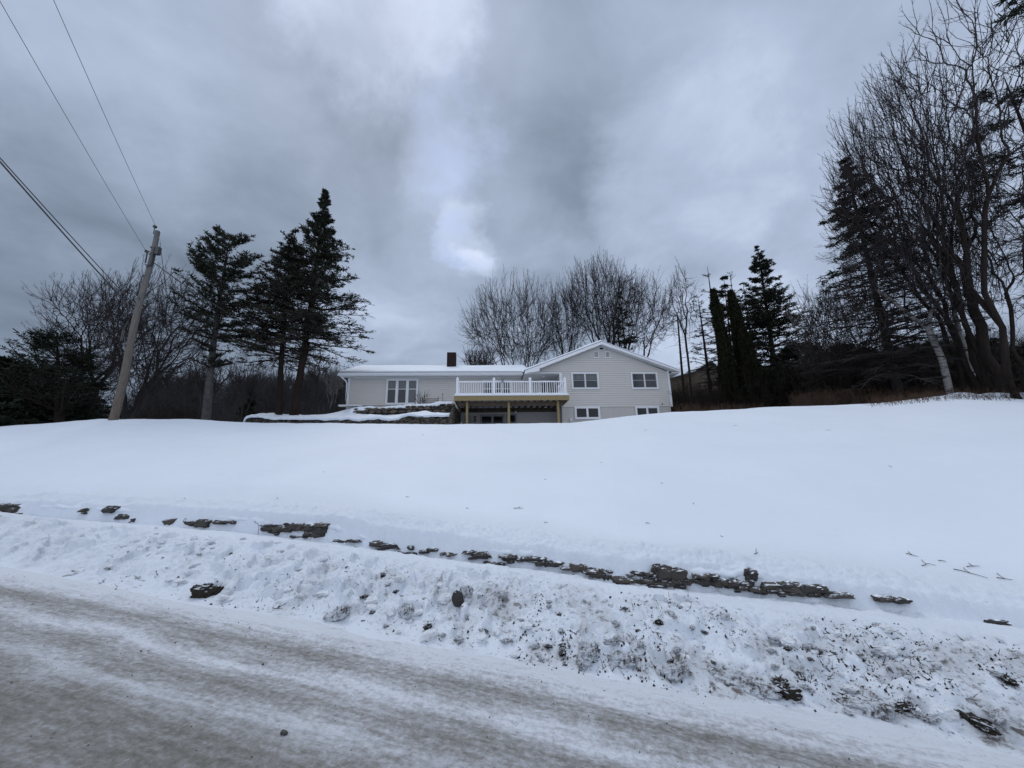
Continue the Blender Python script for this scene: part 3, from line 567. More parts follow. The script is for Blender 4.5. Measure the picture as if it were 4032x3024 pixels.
# ---------------- deck ----------------
deck = empty('raised_deck', P0, HA, label='raised timber deck on posts with white railing across the house front', cat='deck')
DL, DR_, DZ = -3.42, 3.42, 6.20
mb = MB(); mb.box((DL, 0, 5.90), (DR_, .04, 6.19)); mb.build('rim_joist', M['lumber'], deck)
mb = MB(); mb.box((DR_-.04, .04, 5.92), (DR_, GW-.03, 6.19)); mb.build('rim_joist', M['lumber'], deck)
mb = MB(); mb.box((DL, .04, 5.92), (DL+.04, RW-.03, 6.19)); mb.build('rim_joist', M['lumber'], deck)
u = DL+.40
while u < DR_-.1:
    mb = MB(); mb.box((u, .042, 5.925), (u+.038, RW-.03 if u < 3.3 else GW-.03, 6.18)); mb.build('joist', M['old_and_shaded_wood'], deck); u += .406
mb = MB(); mb.box((DL+.2, .46, 5.66), (DR_-.3, .56, 5.92)); mb.build('beam', M['old_and_shaded_wood'], deck)  # darker wood colour puts the under-deck shade into the beam
mb = MB(); mb.box((DL+.05, RW-.028, 5.86), (3.35, RW+.015, 6.17)); mb.build('ledger', M['old_and_shaded_wood'], deck)
mb = MB(); u = 0
for k in range(30): y0 = -.02+k*.143; mb.box((DL-.05 if k else DL-.07, y0, 6.192), (DR_+.05 if y0 < GW-.2 else 3.34, y0+.136, 6.218))
mb.build('deck_boards', M['white'], deck)
for u in (-2.68, -.20, 2.78): mb = MB(); mb.box((u-.07, .30, 3.6), (u+.07, .44, 5.90)); mb.build('support_post', M['lumber'], deck)
def rpost(u, w, pointed=False):
    mb = MB(); mb.box((u-.07, w-.07, 6.22), (u+.07, w+.07, 7.20)); mb.box((u-.085, w-.085, 6.22), (u+.085, w+.085, 6.27)); mb.box((u-.085, w-.085, 7.20), (u+.085, w+.085, 7.24))
    o = mb.build('railing_post', M['vinyl'], deck)
    mb = MB(); mb.tube([(u, w, 7.24), (u, w, 7.30), (u, w, 7.40 if pointed else 7.33)], [.085, .06, .005] if pointed else [.08, .065, .02], 8); mb.build('post_cap', M['snow'], o, smooth=True)
PU = (-3.25, -1.07, 1.10, 3.22)
for k, u in enumerate(PU): rpost(u, .12, k == 0)
def panel(a, b, along, c):
    mb = MB()
    def bx(p, q, z0, z1, t): mb.box((p, c-t, z0), (q, c+t, z1)) if along else mb.box((c-t, p, z0), (c+t, q, z1))
    bx(a, b, 7.03, 7.10, .045); bx(a, b, 6.31, 6.37, .03); o = mb.build('railing_panel', M['vinyl'], deck)
    n = int((b-a)/.128); st = (b-a)/n; mb = MB()
    for i in range(n): p = a+(i+.5)*st; bx(p-.018, p+.018, 6.37, 7.03, .018)
    mb.build('balusters', M['vinyl'], o)
for a, b in zip(PU[:-1], PU[1:]): panel(a+.07, b-.07, True, .12)
panel(.19, GW-.1, False, 3.25); panel(.19, RW-.1, False, -3.28); rpost(3.22, GW-.12); rpost(-3.28, RW-.12)
def snowlump(name, u0, u1, w0, w1, z, th, nu, nw, seed, parent, mat='snow'):
    A, B = np.meshgrid(np.linspace(u0, u1, nu), np.linspace(w0, w1, nw), indexing='ij')
    ed = np.clip(np.minimum(np.minimum(A-u0, u1-A), np.minimum(B-w0, w1-B))/.10+.02, .0, 1)**.5
    top = z+th*(.3+1.3*fbm(A*3+seed, B*3, 4))*ed
    V = np.concatenate([np.stack([A, B, top], -1).reshape(-1, 3), np.stack([A, B, top*0+z], -1).reshape(-1, 3)]); n = nu*nw
    i = np.arange(nu-1)[:, None]*nw; j = np.arange(nw-1)[None]; q = np.stack([i+j, i+nw+j, i+nw+j+1, i+j+1], -1).reshape(-1, 4)
    bnd = list(range(nw))+[k*nw+nw-1 for k in range(1, nu)]+[(nu-1)*nw+k for k in range(nw-2, -1, -1)]+[k*nw for k in range(nu-2, 0, -1)]
    bq = [(bnd[k], bnd[(k+1) % len(bnd)], bnd[(k+1) % len(bnd)]+n, bnd[k]+n) for k in range(len(bnd))]
    return link(name, meshdata(name, V, np.concatenate([q, q[:, ::-1]+n, np.array(bq)]), smooth=True), M[mat], parent)
snowlump('deck_snow', DL, DR_, -.01, 2.0, 6.219, .14, 200, 30, 6, deck)
# bird feeder on an iron hook at the railing
bf = empty('bird_feeder', hw(-.64, -.04, 6.35), HA, label='small dark bird feeder hanging on a thin hook at the white deck railing', cat='bird feeder')
mb = MB(); mb.tube([(0, 0, 0), (0, 0, .95), (.03, -.03, 1.05), (.08, -.06, 1.0)], .008, 5); mb.build('hook', M['metal'], bf)
mb = MB(); mb.tube([(.08, -.06, 1.0), (.08, -.06, .86)], .004, 4); mb.tube([(.08, -.06, .86), (.08, -.06, .80)], [.02, .11], 10); mb.build('roof', M['metal'], bf)
mb = MB(); mb.tube([(.08, -.06, .80), (.08, -.06, .64)], .045, 8); mb.tube([(.08, -.06, .64), (.08, -.06, .62)], .09, 10); mb.build('seed_tube', M['grey_metal'], bf)
# table with dark top under the deck and lantern post
lp = empty('lantern_post', hw(-2.32, 3.2, 4.0), HA, label='dark lantern on a short post in the shade below the deck', cat='lantern')
mb = MB(); mb.tube([(0, 0, 0), (0, 0, 1.1)], .02, 6); mb.build('post', M['metal'], lp)
mb = MB(); mb.box((-.12, -.12, 1.1), (.12, .12, 1.13)); mb.box((-.09, -.09, 1.13), (.09, .09, 1.42)); mb.box((-.13, -.13, 1.42), (.13, .13, 1.45)); mb.build('lantern_head', M['metal'], lp)

# ---------------- terrace walls of field stone ----------------
def stonewall(name, path, z0f, z1f, thick, label, rough=.35, hmin=.10, hmax=.22, lmin=.16, lmax=.5, seed=1, capsnow=None):
    """path: local (u, w) polyline; rows of rough stones with their own tones, facing the left-hand normal"""
    R2 = np.random.default_rng(seed); mb = MB(); path = [np.array(p, float) for p in path]
    root = empty(name, hw(path[0][0], path[0][1], 0), HA, label=label, cat='stone wall')
    org = path[0]
    tot = 0; segs = []
    for a, b in zip(path[:-1], path[1:]): l = np.linalg.norm(b-a); segs.append((tot, l, a, (b-a)/l)); tot += l
    def P(s, off):
        for s0, l, a, d in segs:
            if s <= s0+l or s0 is segs[-1][0]: q = a+d*(s-s0); nrm = np.array([d[1], -d[0]]); return q+nrm*off-org
    zmin = min(z0f(s) for s in np.linspace(0, tot, 40)); zmax = max(z1f(s) for s in np.linspace(0, tot, 40)); z = zmin
    while z < zmax:
        h = R2.uniform(hmin, hmax); s = R2.uniform(-.2, 0)
        while s < tot:
            l = R2.uniform(lmin, lmax); sc = min(max(s+l/2, 0), tot)
            if z+h*.3 > z0f(sc) and z+h*.75 < z1f(sc)+.02:
                nx, nz = 5, 4; a = np.linspace(-1, 1, nx); c = np.linspace(-1, 1, nz); A, C = np.meshgrid(a, c, indexing='ij')
                rr = 1/(1+.10*(np.abs(A)**4*np.abs(C)**4)*6)
                jit = R2.normal(0, 1, A.shape); hh = h*.5*R2.uniform(.84, .97); ll = l*.5*R2.uniform(.90, .98)
                sh = R2.uniform(-.12, .12); zz = z+h/2+C*rr*hh+A*sh*h+jit*.006*1.4; ss = s+l/2+A*rr*ll+R2.normal(0, 1, A.shape)*.008
                prot = .03+R2.uniform(0, .055)-.045*np.maximum(np.abs(A), np.abs(C))**6+R2.normal(0, .008, A.shape)
                V = []
                for i in range(nx):
                    for j in range(nz):
                        q = P(min(max(ss[i, j], 0), tot), prot[i, j]); V.append((q[0], q[1], zz[i, j]))
                for i in range(nx):
                    for j in range(nz):
                        q = P(min(max(ss[i, j], 0), tot), -.10); V.append((q[0], q[1], zz[i, j]))
                Q = []
                for i in range(nx-1):
                    for j in range(nz-1): Q.append((i*nz+j, (i+1)*nz+j, (i+1)*nz+j+1, i*nz+j+1))
                n = nx*nz; bnd = [j for j in range(nz)]+[i*nz+nz-1 for i in range(1, nx)]+[(nx-1)*nz+j for j in range(nz-2, -1, -1)]+[i*nz for i in range(nx-2, 0, -1)]
                for k in range(len(bnd)): x, y = bnd[k], bnd[(k+1) % len(bnd)]; Q.append((x, y, y+n, x+n))
                mb.add(V, Q, a=R2.uniform(0, 1))
            s += l
        z += h
    mb.build('stones', M['stone'], root, tone=True, smooth=False)
    # dark core behind the joints
    mb = MB()
    ns = max(2, int(tot/.3)); ss = np.linspace(0, tot, ns)
    for a, b in zip(ss[:-1], ss[1:]):
        pa, pb = P(a, -.03), P(b, -.03); qa, qb = P(a, -.03-thick), P(b, -.03-thick)
        za0, zb0, za1, zb1 = z0f(a)-.3, z0f(b)-.3, z1f(a)-.10, z1f(b)-.10
        mb.add([(pa[0], pa[1], za0), (pb[0], pb[1], zb0), (pb[0], pb[1], zb1), (pa[0], pa[1], za1), (qa[0], qa[1], za1), (qb[0], qb[1], zb1)], [(0, 1, 2, 3), (3, 2, 5, 4)])
    mb.build('core', M['stonecore'], root)
    return root
def interp(xs, ys): return lambda s: float(np.interp(s, xs, ys))
# lower wall: along w=-1 from u=-14.4 to -3.45, then back towards the house
lw = stonewall('low_stone_wall', [(-14.5, -.8), (-3.55, -1.0)], lambda s: 3.9, interp([0, .3, 1.5, 3, 5.5, 7.7, 8.6, 9.4, 10.4, 11], [4.82, 4.88, 4.72, 4.66, 4.67, 4.64, 4.78, 4.84, 4.74, 4.70]), .4,
               'long low wall of dark flat stones along the lower edge of the snowy terrace', hmin=.05, hmax=.10, lmin=.15, lmax=.5, seed=3)
uw = stonewall('upper_stone_wall', [(-9.75, 1.25), (-9.2, 1.0), (-3.55, 1.0), (-3.5, 4.0)], lambda s: float(np.interp(s, [0, .8, 2, 6, 7, 9.4], [5.38, 5.3, 5.3, 5.2, 4.2, 4.2])),
               interp([0, .5, .9, 1.0, 2.2, 3.4, 4.6, 5.2, 5.4, 6.3, 9.5], [5.62, 5.66, 5.6, 5.64, 5.66, 5.78, 5.80, 5.82, 5.93, 5.93, 5.95]), .4,
               'taller wall of brown and grey field stones below the triple window', hmin=.10, hmax=.24, lmin=.2, lmax=.55, seed=9)
ew = stonewall('end_stone_wall', [(-3.52, -1.0), (-3.50, 1.0)], lambda s: 3.9, interp([0, 1, 2], [4.74, 5.2, 5.9]), .3, 'dark stepped stone wall end beside the deck posts', hmin=.05, hmax=.12, lmin=.12, lmax=.35, seed=12)
# terrace ground: one snow sheet in two steps
nu = 230; _bw = np.concatenate([np.linspace(-1.05, .95, 40), [1.0, 1.06, 1.08, 1.10, 1.13, 1.17, 1.22], np.linspace(1.28, 8, 70)]); nw_ = len(_bw); A, B = np.meshgrid(np.linspace(-17.5, -3.62, nu), _bw, indexing='ij')
lo_top = np.interp(A+14.5, [-3, -.2, 0, .3, 1.5, 3, 5.5, 7.7, 8.6, 9.4, 10.4, 11], [3.6, 4.1, 4.86, 4.94, 4.80, 4.74, 4.76, 4.74, 4.87, 4.93, 4.85, 4.82])
mid = lo_top+.08+np.clip((B+1)/2, 0, 1)*.42+(fbm(A*1.2, B*1.2, 3)-.5)*.24+(fbm(A*3.5, B*3.5, 3)-.5)*.09
up_edge = np.interp(A, [-9.8, -9.3, -8.7, -8, -6, -5.2, -4.3, -3.6], [5.70, 5.76, 5.74, 5.78, 5.92, 5.96, 6.07, 6.06])+(fbm(A*2.2, A*0+5, 3)-.5)*.20
upper = up_edge+np.clip((B-1.0)/3, 0, 1)*.12
left_up = 4.74+.55+(.12+.85*sstep(-12.3, -10.4, A))*np.clip((B-1)/3.0, 0, 1)-np.clip(B-4.5, 0, 9)*.12*(A < -11.2)
fr = sstep(1.06, 1.16, B+np.where(A < -9.3, (-9.3-A)*.0, 0)); inr = sstep(-9.95, -9.7, A)
T = np.where(B < 1.0, mid, mid)*(1-fr)+fr*(upper*inr+left_up*(1-inr)); T = T+fr*(1-inr)*(fbm(A*1.5, B*1.5, 3)-.5)*.12
edgeL = sstep(-17.0, -14.4, A); T = T*edgeL+(1-edgeL)*3.8
front = sstep(-1.05, -.93, B); T = np.where((A > -14.6), T-(1-front)*.07, T)
T = np.where(A < -14.55, np.minimum(T, 4.3+sstep(-.9, 3.5, B)*(T-4.3)-.0*A), T)
loc = hw(-3.6, 0); V = np.stack([A, B, T], -1).reshape(-1, 3)
i = np.arange(nu-1)[:, None]*nw_; j = np.arange(nw_-1)[None]; q = np.stack([i+j, i+nw_+j, i+nw_+j+1, i+j+1], -1).reshape(-1, 4); n = nu*nw_
bnd = list(range(nw_))+[k*nw_+nw_-1 for k in range(1, nu)]+[(nu-1)*nw_+k for k in range(nw_-2, -1, -1)]+[k*nw_ for k in range(nu-2, 0, -1)]
skV = V[bnd].copy(); front_m = np.array([(b % nw_) == 0 for b in bnd]); skV[:, 2] = np.where(front_m, skV[:, 2]-.10, 3.2); skV[front_m, 1] += .10
sq = [(bnd[k], bnd[(k+1) % len(bnd)], n+(k+1) % len(bnd), n+k) for k in range(len(bnd))]
terr = link('terrace_snow', meshdata('terrace_snow', np.concatenate([V, skV]), np.concatenate([q, np.array(sq)]), smooth=True), M['snow']); terr.location = P0; terr.rotation_euler = (0, 0, HA); tag(terr, kind='structure')
# garden trellis and dead plants on the upper terrace
tr = empty('garden_trellis', hw(-6.1, 2.2, 6.0), HA, label='low weathered garden fence panel with dark posts above the upper stone wall', cat='trellis')
mb = MB(); mb.tube([(0, 0, -.1), (0, 0, .55)], .022, 5); mb.tube([(0, 0, .5), (.28, 0, .05)], .018, 5); mb.build('post', M['metal'], tr)
mb = MB(); mb.tube([(.45, 0, -.1), (.43, 0, .62)], .022, 5); mb.tube([(.45, 0, .5), (.6, 0, .1)], .018, 5); mb.build('post', M['metal'], tr)
mb = MB(); mb.tube([(1.45, 0, -.1), (1.45, 0, .58)], .022, 5); mb.build('post', M['metal'], tr)
mb = MB()
for k in range(6): mb.box((.46, -.01, .05+k*.08), (1.44, .01, .085+k*.08))
mb.build('slats', simple('weathered_slat', (.16, .13, .11), (.10, .085, .07), 6), tr)
st_ = empty('garden_stake', hw(-4.35, 2.1, 6.0), HA, label='thin dark garden stake standing between the trellis and the deck', cat='stake')
mb = MB(); mb.tube([(0, 0, -.1), (0, 0, .72)], .014, 5); mb.build('rod', M['metal'], st_); mb = MB(); mb.tube([(0, 0, .70), (0, 0, .80)], [.03, .02], 6); mb.build('finial', M['metal'], st_)

# ---------------- trees ----------------
def unit(v): v = np.asarray(v, float); return v/(np.linalg.norm(v, axis=-1, keepdims=True)+1e-9)
def poly_branches(R, P0_, D0, Ln, r0, r1, nseg, wig, up, droop=0.0):
    """n branches at once -> points (n, nseg+1, 3), radii (n, nseg+1), tangents"""
    n = len(P0_); P = [P0_]; D = unit(D0); T = [D]; st = (Ln/nseg)[:, None]
    for k in range(nseg):
        D = D+R.normal(0, wig, (n, 3)); D[:, 2] += up-droop*(k/nseg); D = unit(D); P.append(P[-1]+D*st); T.append(D)
    f = np.linspace(0, 1, nseg+1)[None]
    return np.stack(P, 1), r0[:, None]*(1-f)+r1[:, None]*f, np.stack(T, 1)
def spawn(R, P, T, RAD, Ln, m, tmin, tmax, ang, angsd, lratio, rratio, side=None, tsel=None):
    """m children per branch"""
    n, k, _ = P.shape; k -= 1
    t = R.uniform(tmin, tmax, (n, m)) if tsel is None else np.broadcast_to(tsel, (n, m))+R.uniform(-.03, .03, (n, m)); t = np.clip(t, 0.01, .999)
    x = t*k; i = x.astype(int); f = (x-i)[..., None]; bi = np.arange(n)[:, None]
    p = P[bi, i]*(1-f)+P[bi, i+1]*f; d = unit(T[bi, np.minimum(i+1, k)]); rr = RAD[bi, i]*(1-f[..., 0])+RAD[bi, i+1]*f[..., 0]
    if side is None:
        q = unit(np.cross(d, R.normal(0, 1, (n, m, 3))))
    else:                                                     # flat sprays: alternate sides in the horizontal plane
        h = unit(np.cross(d, np.array([0, 0, 1.]))); sg = np.where(np.arange(m)[None] % 2 == 0, 1., -1.)[..., None]; q = unit(h*sg+R.normal(0, side, (n, m, 3)))
    a = R.normal(ang, angsd, (n, m))[..., None]; nd_ = unit(d*np.cos(a)+q*np.sin(a))
    L2 = Ln[:, None]*lratio*(1-.55*(t-tmin)/(tmax-tmin+1e-6))*R.uniform(.7, 1.25, (n, m)); r2 = np.minimum(rr*rratio, rr*.9)
    return p.reshape(-1, 3), nd_.reshape(-1, 3), L2.reshape(-1), r2.reshape(-1)
def addpoly(mb, P, RAD, n=3):
    mb.segs(P[:, :-1].reshape(-1, 3), P[:, 1:].reshape(-1, 3), RAD[:, :-1].reshape(-1), RAD[:, 1:].reshape(-1), n)
def crown_mesh(seed, H, a=4.0, zlo=.25, stems=1, n=700, r=.25, lean=(0, 0), twr=.007, cx=0.0, pw=.55, tw=3, fl=.42, shape='round', r0h=.12, wild=.10, tl=.55):
    """bare deciduous tree grown towards points filling its crown: limbs fork again and again, radii follow the twigs they carry.
    a: crown half width, zlo: lowest crown height share, cx: sideways shift of the crown"""
    R = np.random.default_rng(seed); zc = H*(zlo+1)/2; b = H*(1-zlo)/2
    q = unit(R.normal(0, 1, (n*3, 3)))*(R.uniform(0.02, 1, (n*3, 1))**(1/3.2)); lob = .60+.85*fbm(q[:, 0]*1.7+seed*1.3, q[:, 2]*1.7+q[:, 1]*1.5+seed, 3); q = q*lob[:, None]
    if shape == 'fan': q[:, :2] *= (np.clip(.45+.62*(q[:, 2:]+1)/1.6, .3, 1.0))
    if shape == 'tall': q[:, :2] *= np.clip(1.1-.5*(q[:, 2:]+.4), .25, 1.0)
    q = q[:n]; q[:, :2] /= np.quantile(np.abs(q[:, :1]), .975); q[:, 2] = -1+2*(q[:, 2]-q[:, 2].min())/(np.quantile(q[:, 2], .995)-q[:, 2].min())
    pts = np.stack([q[:, 0]*a+cx+lean[0]*H*.8, q[:, 1]*a+lean[1]*H*.8, zc+q[:, 2]*b*1.02], -1)[:n]
    E = []            # edges: p0, p1, tangent0, tangent1, count0, count1
    L_ = []
    def grow(pos, tan, P, depth):
        m = len(P)
        if m <= 2 or depth > 15:
            for p in P: d = p-pos; E.append((pos, p, tan, unit(d*.8+np.array([0, 0, .45])*np.linalg.norm(d)), max(m, 1)*.8, .5)); L_.append((p, unit(d+np.array([0, 0, .25])*np.linalg.norm(d))))
            return
        v = P-pos; c = v.mean(0); dist = np.linalg.norm(v, axis=1).min()
        f = fl if depth else .5; node = pos+c*f*R.uniform(.75, 1.2)+R.normal(0, wild*(.35 if depth < 3 else 1), 3)*np.linalg.norm(c)*f
        d1 = unit(c+tan*np.linalg.norm(c)*.5)
        if depth: E.append((pos, node, tan, d1, m, m*.92))
        else: node = pos; d1 = tan
        w = P-node; wd = unit(w); cen = unit(wd.mean(0)); x = wd-(wd@cen)[:, None]*cen
        if m > 6:
            U_, S_, Vt = np.linalg.svd(x-x.mean(0), full_matrices=False); ax = Vt[0]+R.normal(0, .5, 3)*(1 if depth > 1 else .3)
        else: ax = R.normal(0, 1, 3)
        pr = x@unit(ax); cut = np.quantile(pr, R.uniform(.32, .68)); A_ = pr <= cut
        if A_.all() or not A_.any(): A_ = np.arange(m) < m//2
        for M_ in (A_, ~A_):
            if M_.any(): t2 = unit(d1*1.0+unit((P[M_]-node).mean(0))*.9); grow(node, t2, P[M_], depth+1)
    if stems == 1:
        h0 = H*max(r0h, zlo*.75); top = np.array([lean[0]*h0, lean[1]*h0, h0]); E.append((np.zeros(3), top, np.array([0, 0, 1.]), unit(top+np.array([0, 0, 1.])), n*1.3, n)); grow(top, unit(top), pts, 1)
    else:
        angs = np.arctan2(pts[:, 1]-cx*0, pts[:, 0]-cx-lean[0]*H*.8); o_ = np.argsort(angs+R.normal(0, .5, n)); 
        for k, ch in enumerate(np.array_split(o_, stems)):
            pc = pts[ch]; c = pc.mean(0); st = np.array([c[0], c[1], 0])*.03+np.array([R.normal(0, r*.6), R.normal(0, r*.6), 0]); h0 = H*R.uniform(.5, 1)*r0h
            tp = st+np.array([c[0]*.10, c[1]*.10, h0]); E.append((st, tp, np.array([0, 0, 1.]), unit(tp-st), len(ch)*1.3, len(ch))); grow(tp, unit(tp-st+np.array([c[0], c[1], 0])*.03), pc, 1)
    p0 = np.array([e[0] for e in E]); p1 = np.array([e[1] for e in E]); t0 = np.array([e[2] for e in E]); t1 = np.array([e[3] for e in E]); c0 = np.array([e[4] for e in E]); c1 = np.array([e[5] for e in E])
    ln = np.linalg.norm(p1-p0, axis=1)[:, None]; rad = lambda c: twr*1.1+(r-twr)*(c/(n*1.3))**(pw if stems == 1 else pw+.03)*(1 if stems == 1 else 1.05)
    K_ = 5; f = np.linspace(0, 1, K_)[None, :, None]; P = p0[:, None]*(2*f**3-3*f**2+1)+t0[:, None]*ln[:, None]*.62*(f**3-2*f**2+f)+p1[:, None]*(-2*f**3+3*f**2)+t1[:, None]*ln[:, None]*.62*(f**3-f**2)
    P[:, 1:-1] += R.normal(0, .018, (len(P), K_-2, 3))*ln[:, None]; RD = rad(c0)[:, None]*(1-f[..., 0])+rad(c1)[:, None]*f[..., 0]
    big = rad(c0) > min(.06, r*.45); tr_ = MB(); cr = MB()
    for i in np.nonzero(big)[0]: tr_.tube(P[i], RD[i], 8, cap=False)
    addpoly(cr, P[~big], RD[~big], 3)
    T = np.gradient(P, axis=1)
    sm = np.nonzero((c0 <= 8))[0]; Ls = np.full(len(sm), tl*1.6)
    p, d, L2, r2 = spawn(R, P[sm], T[sm], RD[sm], Ls, tw, .1, 1, .55, .2, .62, .7); P2, R2, T2 = poly_branches(R, p, d, L2, r2*0+twr, r2*0+twr*.5, 3, .10, .10); addpoly(cr, P2, R2, 3)
    lp = np.array([x[0] for x in L_]); ld = np.array([x[1] for x in L_]); P3, R3, T3_ = poly_branches(R, lp, ld, np.full(len(lp), tl)*R.uniform(.5, 1.3, len(lp)), np.full(len(lp), twr), np.full(len(lp), twr*.5), 4, .09, .08); addpoly(cr, P3, R3, 3)
    p, d, L4, r4 = spawn(R, P3, T3_, R3, np.full(len(lp), tl), 3, .1, .9, .5, .2, .6, .7); P4, R4, _ = poly_branches(R, p, d, L4, r4*0+twr*.8, r4*0+twr*.4, 2, .08, .08); addpoly(cr, P4, R4, 3)
    return tr_.data('trunk', smooth=True), cr.data('branches')
def put_tree(name, me, mats, loc, rz, label, cat='tree', group=None, sc=1.0, names=('trunk', 'crown')):
    o = empty(name, loc, rz, label=label, cat=cat, group=group); o.scale = (sc, sc, sc)
    for m_, nm, mt in zip(me, names, mats): link(nm, m_, mt, o)
    return o
def copy_tree(o, loc, rz, sc, label=None, group=None):
    c = o.copy(); COL.objects.link(c); c.location = [float(v) for v in loc]; c.rotation_euler = (0, 0, rz); c.scale = (sc, sc, sc*random.uniform(.9, 1.1))
    if label: c['label'] = label
    if group: c['group'] = group
    for ch in o.children: d = ch.copy(); COL.objects.link(d); d.parent = c
    return c
def blades(mb, P, T, n, ln, wd, R, spread=.75, flat=.35):
    """needle sprays: small thin quads set along twigs (points P (n,k,3))"""
    N_, k, _ = P.shape; k -= 1; t = R.uniform(0.02, 1, (N_, n)); x = t*k*.999; i = x.astype(int); f = (x-i)[..., None]; bi = np.arange(N_)[:, None]
    p = (P[bi, i]*(1-f)+P[bi, i+1]*f).reshape(-1, 3); d = unit(T[bi, i+1]).reshape(-1, 3)
    q = R.normal(0, 1, (len(p), 3)); q[:, 2] *= flat; q = unit(q); dd = unit(d*(1-spread*.5)+q*spread); l = R.uniform(.6, 1.2, (len(p), 1))*ln
    w = unit(np.cross(dd, unit(R.normal(0, 1, (len(p), 3)))))*wd*R.uniform(.7, 1.3, (len(p), 1))
    V = np.stack([p-w*.5, p+w*.5, p+dd*l+w*.35, p+dd*l-w*.35], 1).reshape(-1, 3)
    mb.add(V, np.arange(len(p)*4).reshape(-1, 4))
def conifer_mesh(seed, H, base, prof, r=.25, top=(0, 0), bend=(0, 0), nb=130, angf=None, m1=14, m2=5, nbl=7, ln=.22, wd=.05, az=None, droop=.10, up=.03, needlef=None, deadtwig=0, sub=.45, spreadx=1.0, nsky=9):
    """conifer; prof(t)->branch length at trunk height t in 0..1; angf(t) elevation of the branch; needlef(t): share of twigs with needles"""
    R = np.random.default_rng(seed); tm = MB(); bm = MB(); nm = MB()
    tt = np.linspace(0, 1, nsky+6); ax = np.array([top[0], top[1], H])
    def axis(t): t = np.asarray(t)[..., None]; return ax*t+np.array([bend[0], bend[1], 0])*np.sin(np.pi*t)
    pts = axis(tt); rad = r*(1-tt)**.85+.015; rad[0] *= 1.25; tm.tube(pts, rad, 9, cap=False)
    t = base+(1-base)*(np.sort(R.uniform(0, 1, nb))**.9); t = np.minimum(t, .985); Lb = np.array([prof(x) for x in t])*R.uniform(.72, 1.12, nb)
    a = R.uniform(0, 2*math.pi, nb) if az is None else az(R, t)
    el = np.array([(angf(x) if angf else .1) for x in t])+R.normal(0, .075, nb)
    D = np.stack([np.cos(a)*np.cos(el), np.sin(a)*np.cos(el), np.sin(el)], -1)
    keep = (Lb > .05) & (R.uniform(0, 1, nb) > .6*sstep(.6, 1, t)); t, Lb, D, a = t[keep], Lb[keep], D[keep], a[keep]
    rr = (r*(1-t)**.85+.015)*.22+.01
    P, RD, T = poly_branches(R, axis(t), D, Lb, rr, rr*.25, 8, .045, up, droop); addpoly(bm, P, RD, 4)
    p, d, L2, r2 = spawn(R, P, T, RD, Lb, m1, .18, 1.0, .85, .2, sub, .6, side=.16)
    tk = np.repeat(t, m1); P2, R2, T2 = poly_branches(R, p, d, L2, np.minimum(r2, .02)+.002, r2*0+.004, 4, .09, up*.6, droop*.5); addpoly(bm, P2, R2, 3)
    if m2:
        p, d, L3, r3 = spawn(R, P2, T2, R2, L2, m2, .15, 1.0, .8, .2, .5, .6, side=.25); L3 = np.maximum(L3, .12)
        P3, R3, T3 = poly_branches(R, p, d, L3, r3*0+.005, r3*0+.003, 2, .1, 0, .1); addpoly(bm, P3, R3, 3)
    nf = needlef or (lambda x: 1.0)
    k2 = (R.uniform(0, 1, len(tk)) < np.array([nf(x) for x in tk])) & ((L2 > .14) | (R.uniform(0, 1, len(tk)) < .4))
    blades(nm, P2[k2], T2[k2], nbl, ln, wd, R)
    if m2:
        k3 = np.repeat(k2, m2); blades(nm, P3[k3], T3[k3], max(3, nbl-3), ln*.85, wd, R)
    kb = R.uniform(0, 1, len(t)) < np.array([nf(x) for x in t]); blades(nm, P[kb][:, 4:], T[kb][:, 4:], nbl*3, ln, wd, R)
    # leader
    return tm.data('trunk', smooth=True), bm.data('limbs'), nm.data('needles')
CN = ('trunk', 'limbs', 'foliage')
def base_top(bx, by, Y, tx, ty, Yt=None):       # base on the ground below photo column bx at distance Y, top at tx, ty
    p = at(bx, by, Y); g = gpt(p[0], p[1], -.1)
    if by < 0 or True: g[2] = min(g[2], p[2]) if abs(g[2]-p[2]) > 1.5 else g[2]
    q = at(tx, ty, Yt or Y); return g, q-g
def T3(v): return (float(v[0]), float(v[1]))

# --- three big conifers left of the house ---
# flat topped conifer with pale lower trunk
b_, v_ = base_top(815, 1655, 19.5, 905, 935)
pf = lambda t: 2.25*math.sin(math.pi*min(1, max(0, (t-.22)/.86)))**.6*(1.0 if t > .45 else .75)*(1 if t < .93 else 1-.35*(t-.93)/.07)
me = conifer_mesh(21, v_[2], .30, pf, r=.20, top=T3(v_), bend=(-.15, 0), nb=150, angf=lambda t: .15+.55*max(0, (t-.5))*1.6, m1=15, m2=3, nbl=4, ln=.18, wd=.04, droop=.02, up=.05,
                  needlef=lambda t: .25 if t < .5 else .8, sub=.24)
put_tree('spruce_tree', me, (M['pale_bark'], M['dark_bark'], M['needle']), b_, 0, 'leaning conifer with pale lower trunk and dense rounded flat top, left of the other two', names=CN)
b_, v_ = base_top(1100, 1640, 22.0, 1165, 905); b_[2] = 4.7; v_ = at(1165, 905, 22.0)-b_
pf = lambda t: 5.6*(max(0, 1-t)**1.0)*(1 if t > .40 else .85)+.10
me = conifer_mesh(22, v_[2], .28, pf, r=.17, top=T3(v_), bend=(-.2, 0), nb=220, angf=lambda t: -.06+.5*t*t, m1=18, m2=3, nbl=3, ln=.17, wd=.037, droop=.10, needlef=lambda t: .58, sub=.28)
put_tree('spruce_tree', me, (M['red_bark'], M['dark_bark'], M['dryneedle']), b_, 0, 'middle conifer of the three by the house with thin twiggy crown', names=CN)
b_ = hw(*( (lambda h: (h[0], 0.6))(( (at(1165, 1630, 22.5)-P0)@HU, 0))), 4.75); v_ = at(1283, 742, 22.8)-b_
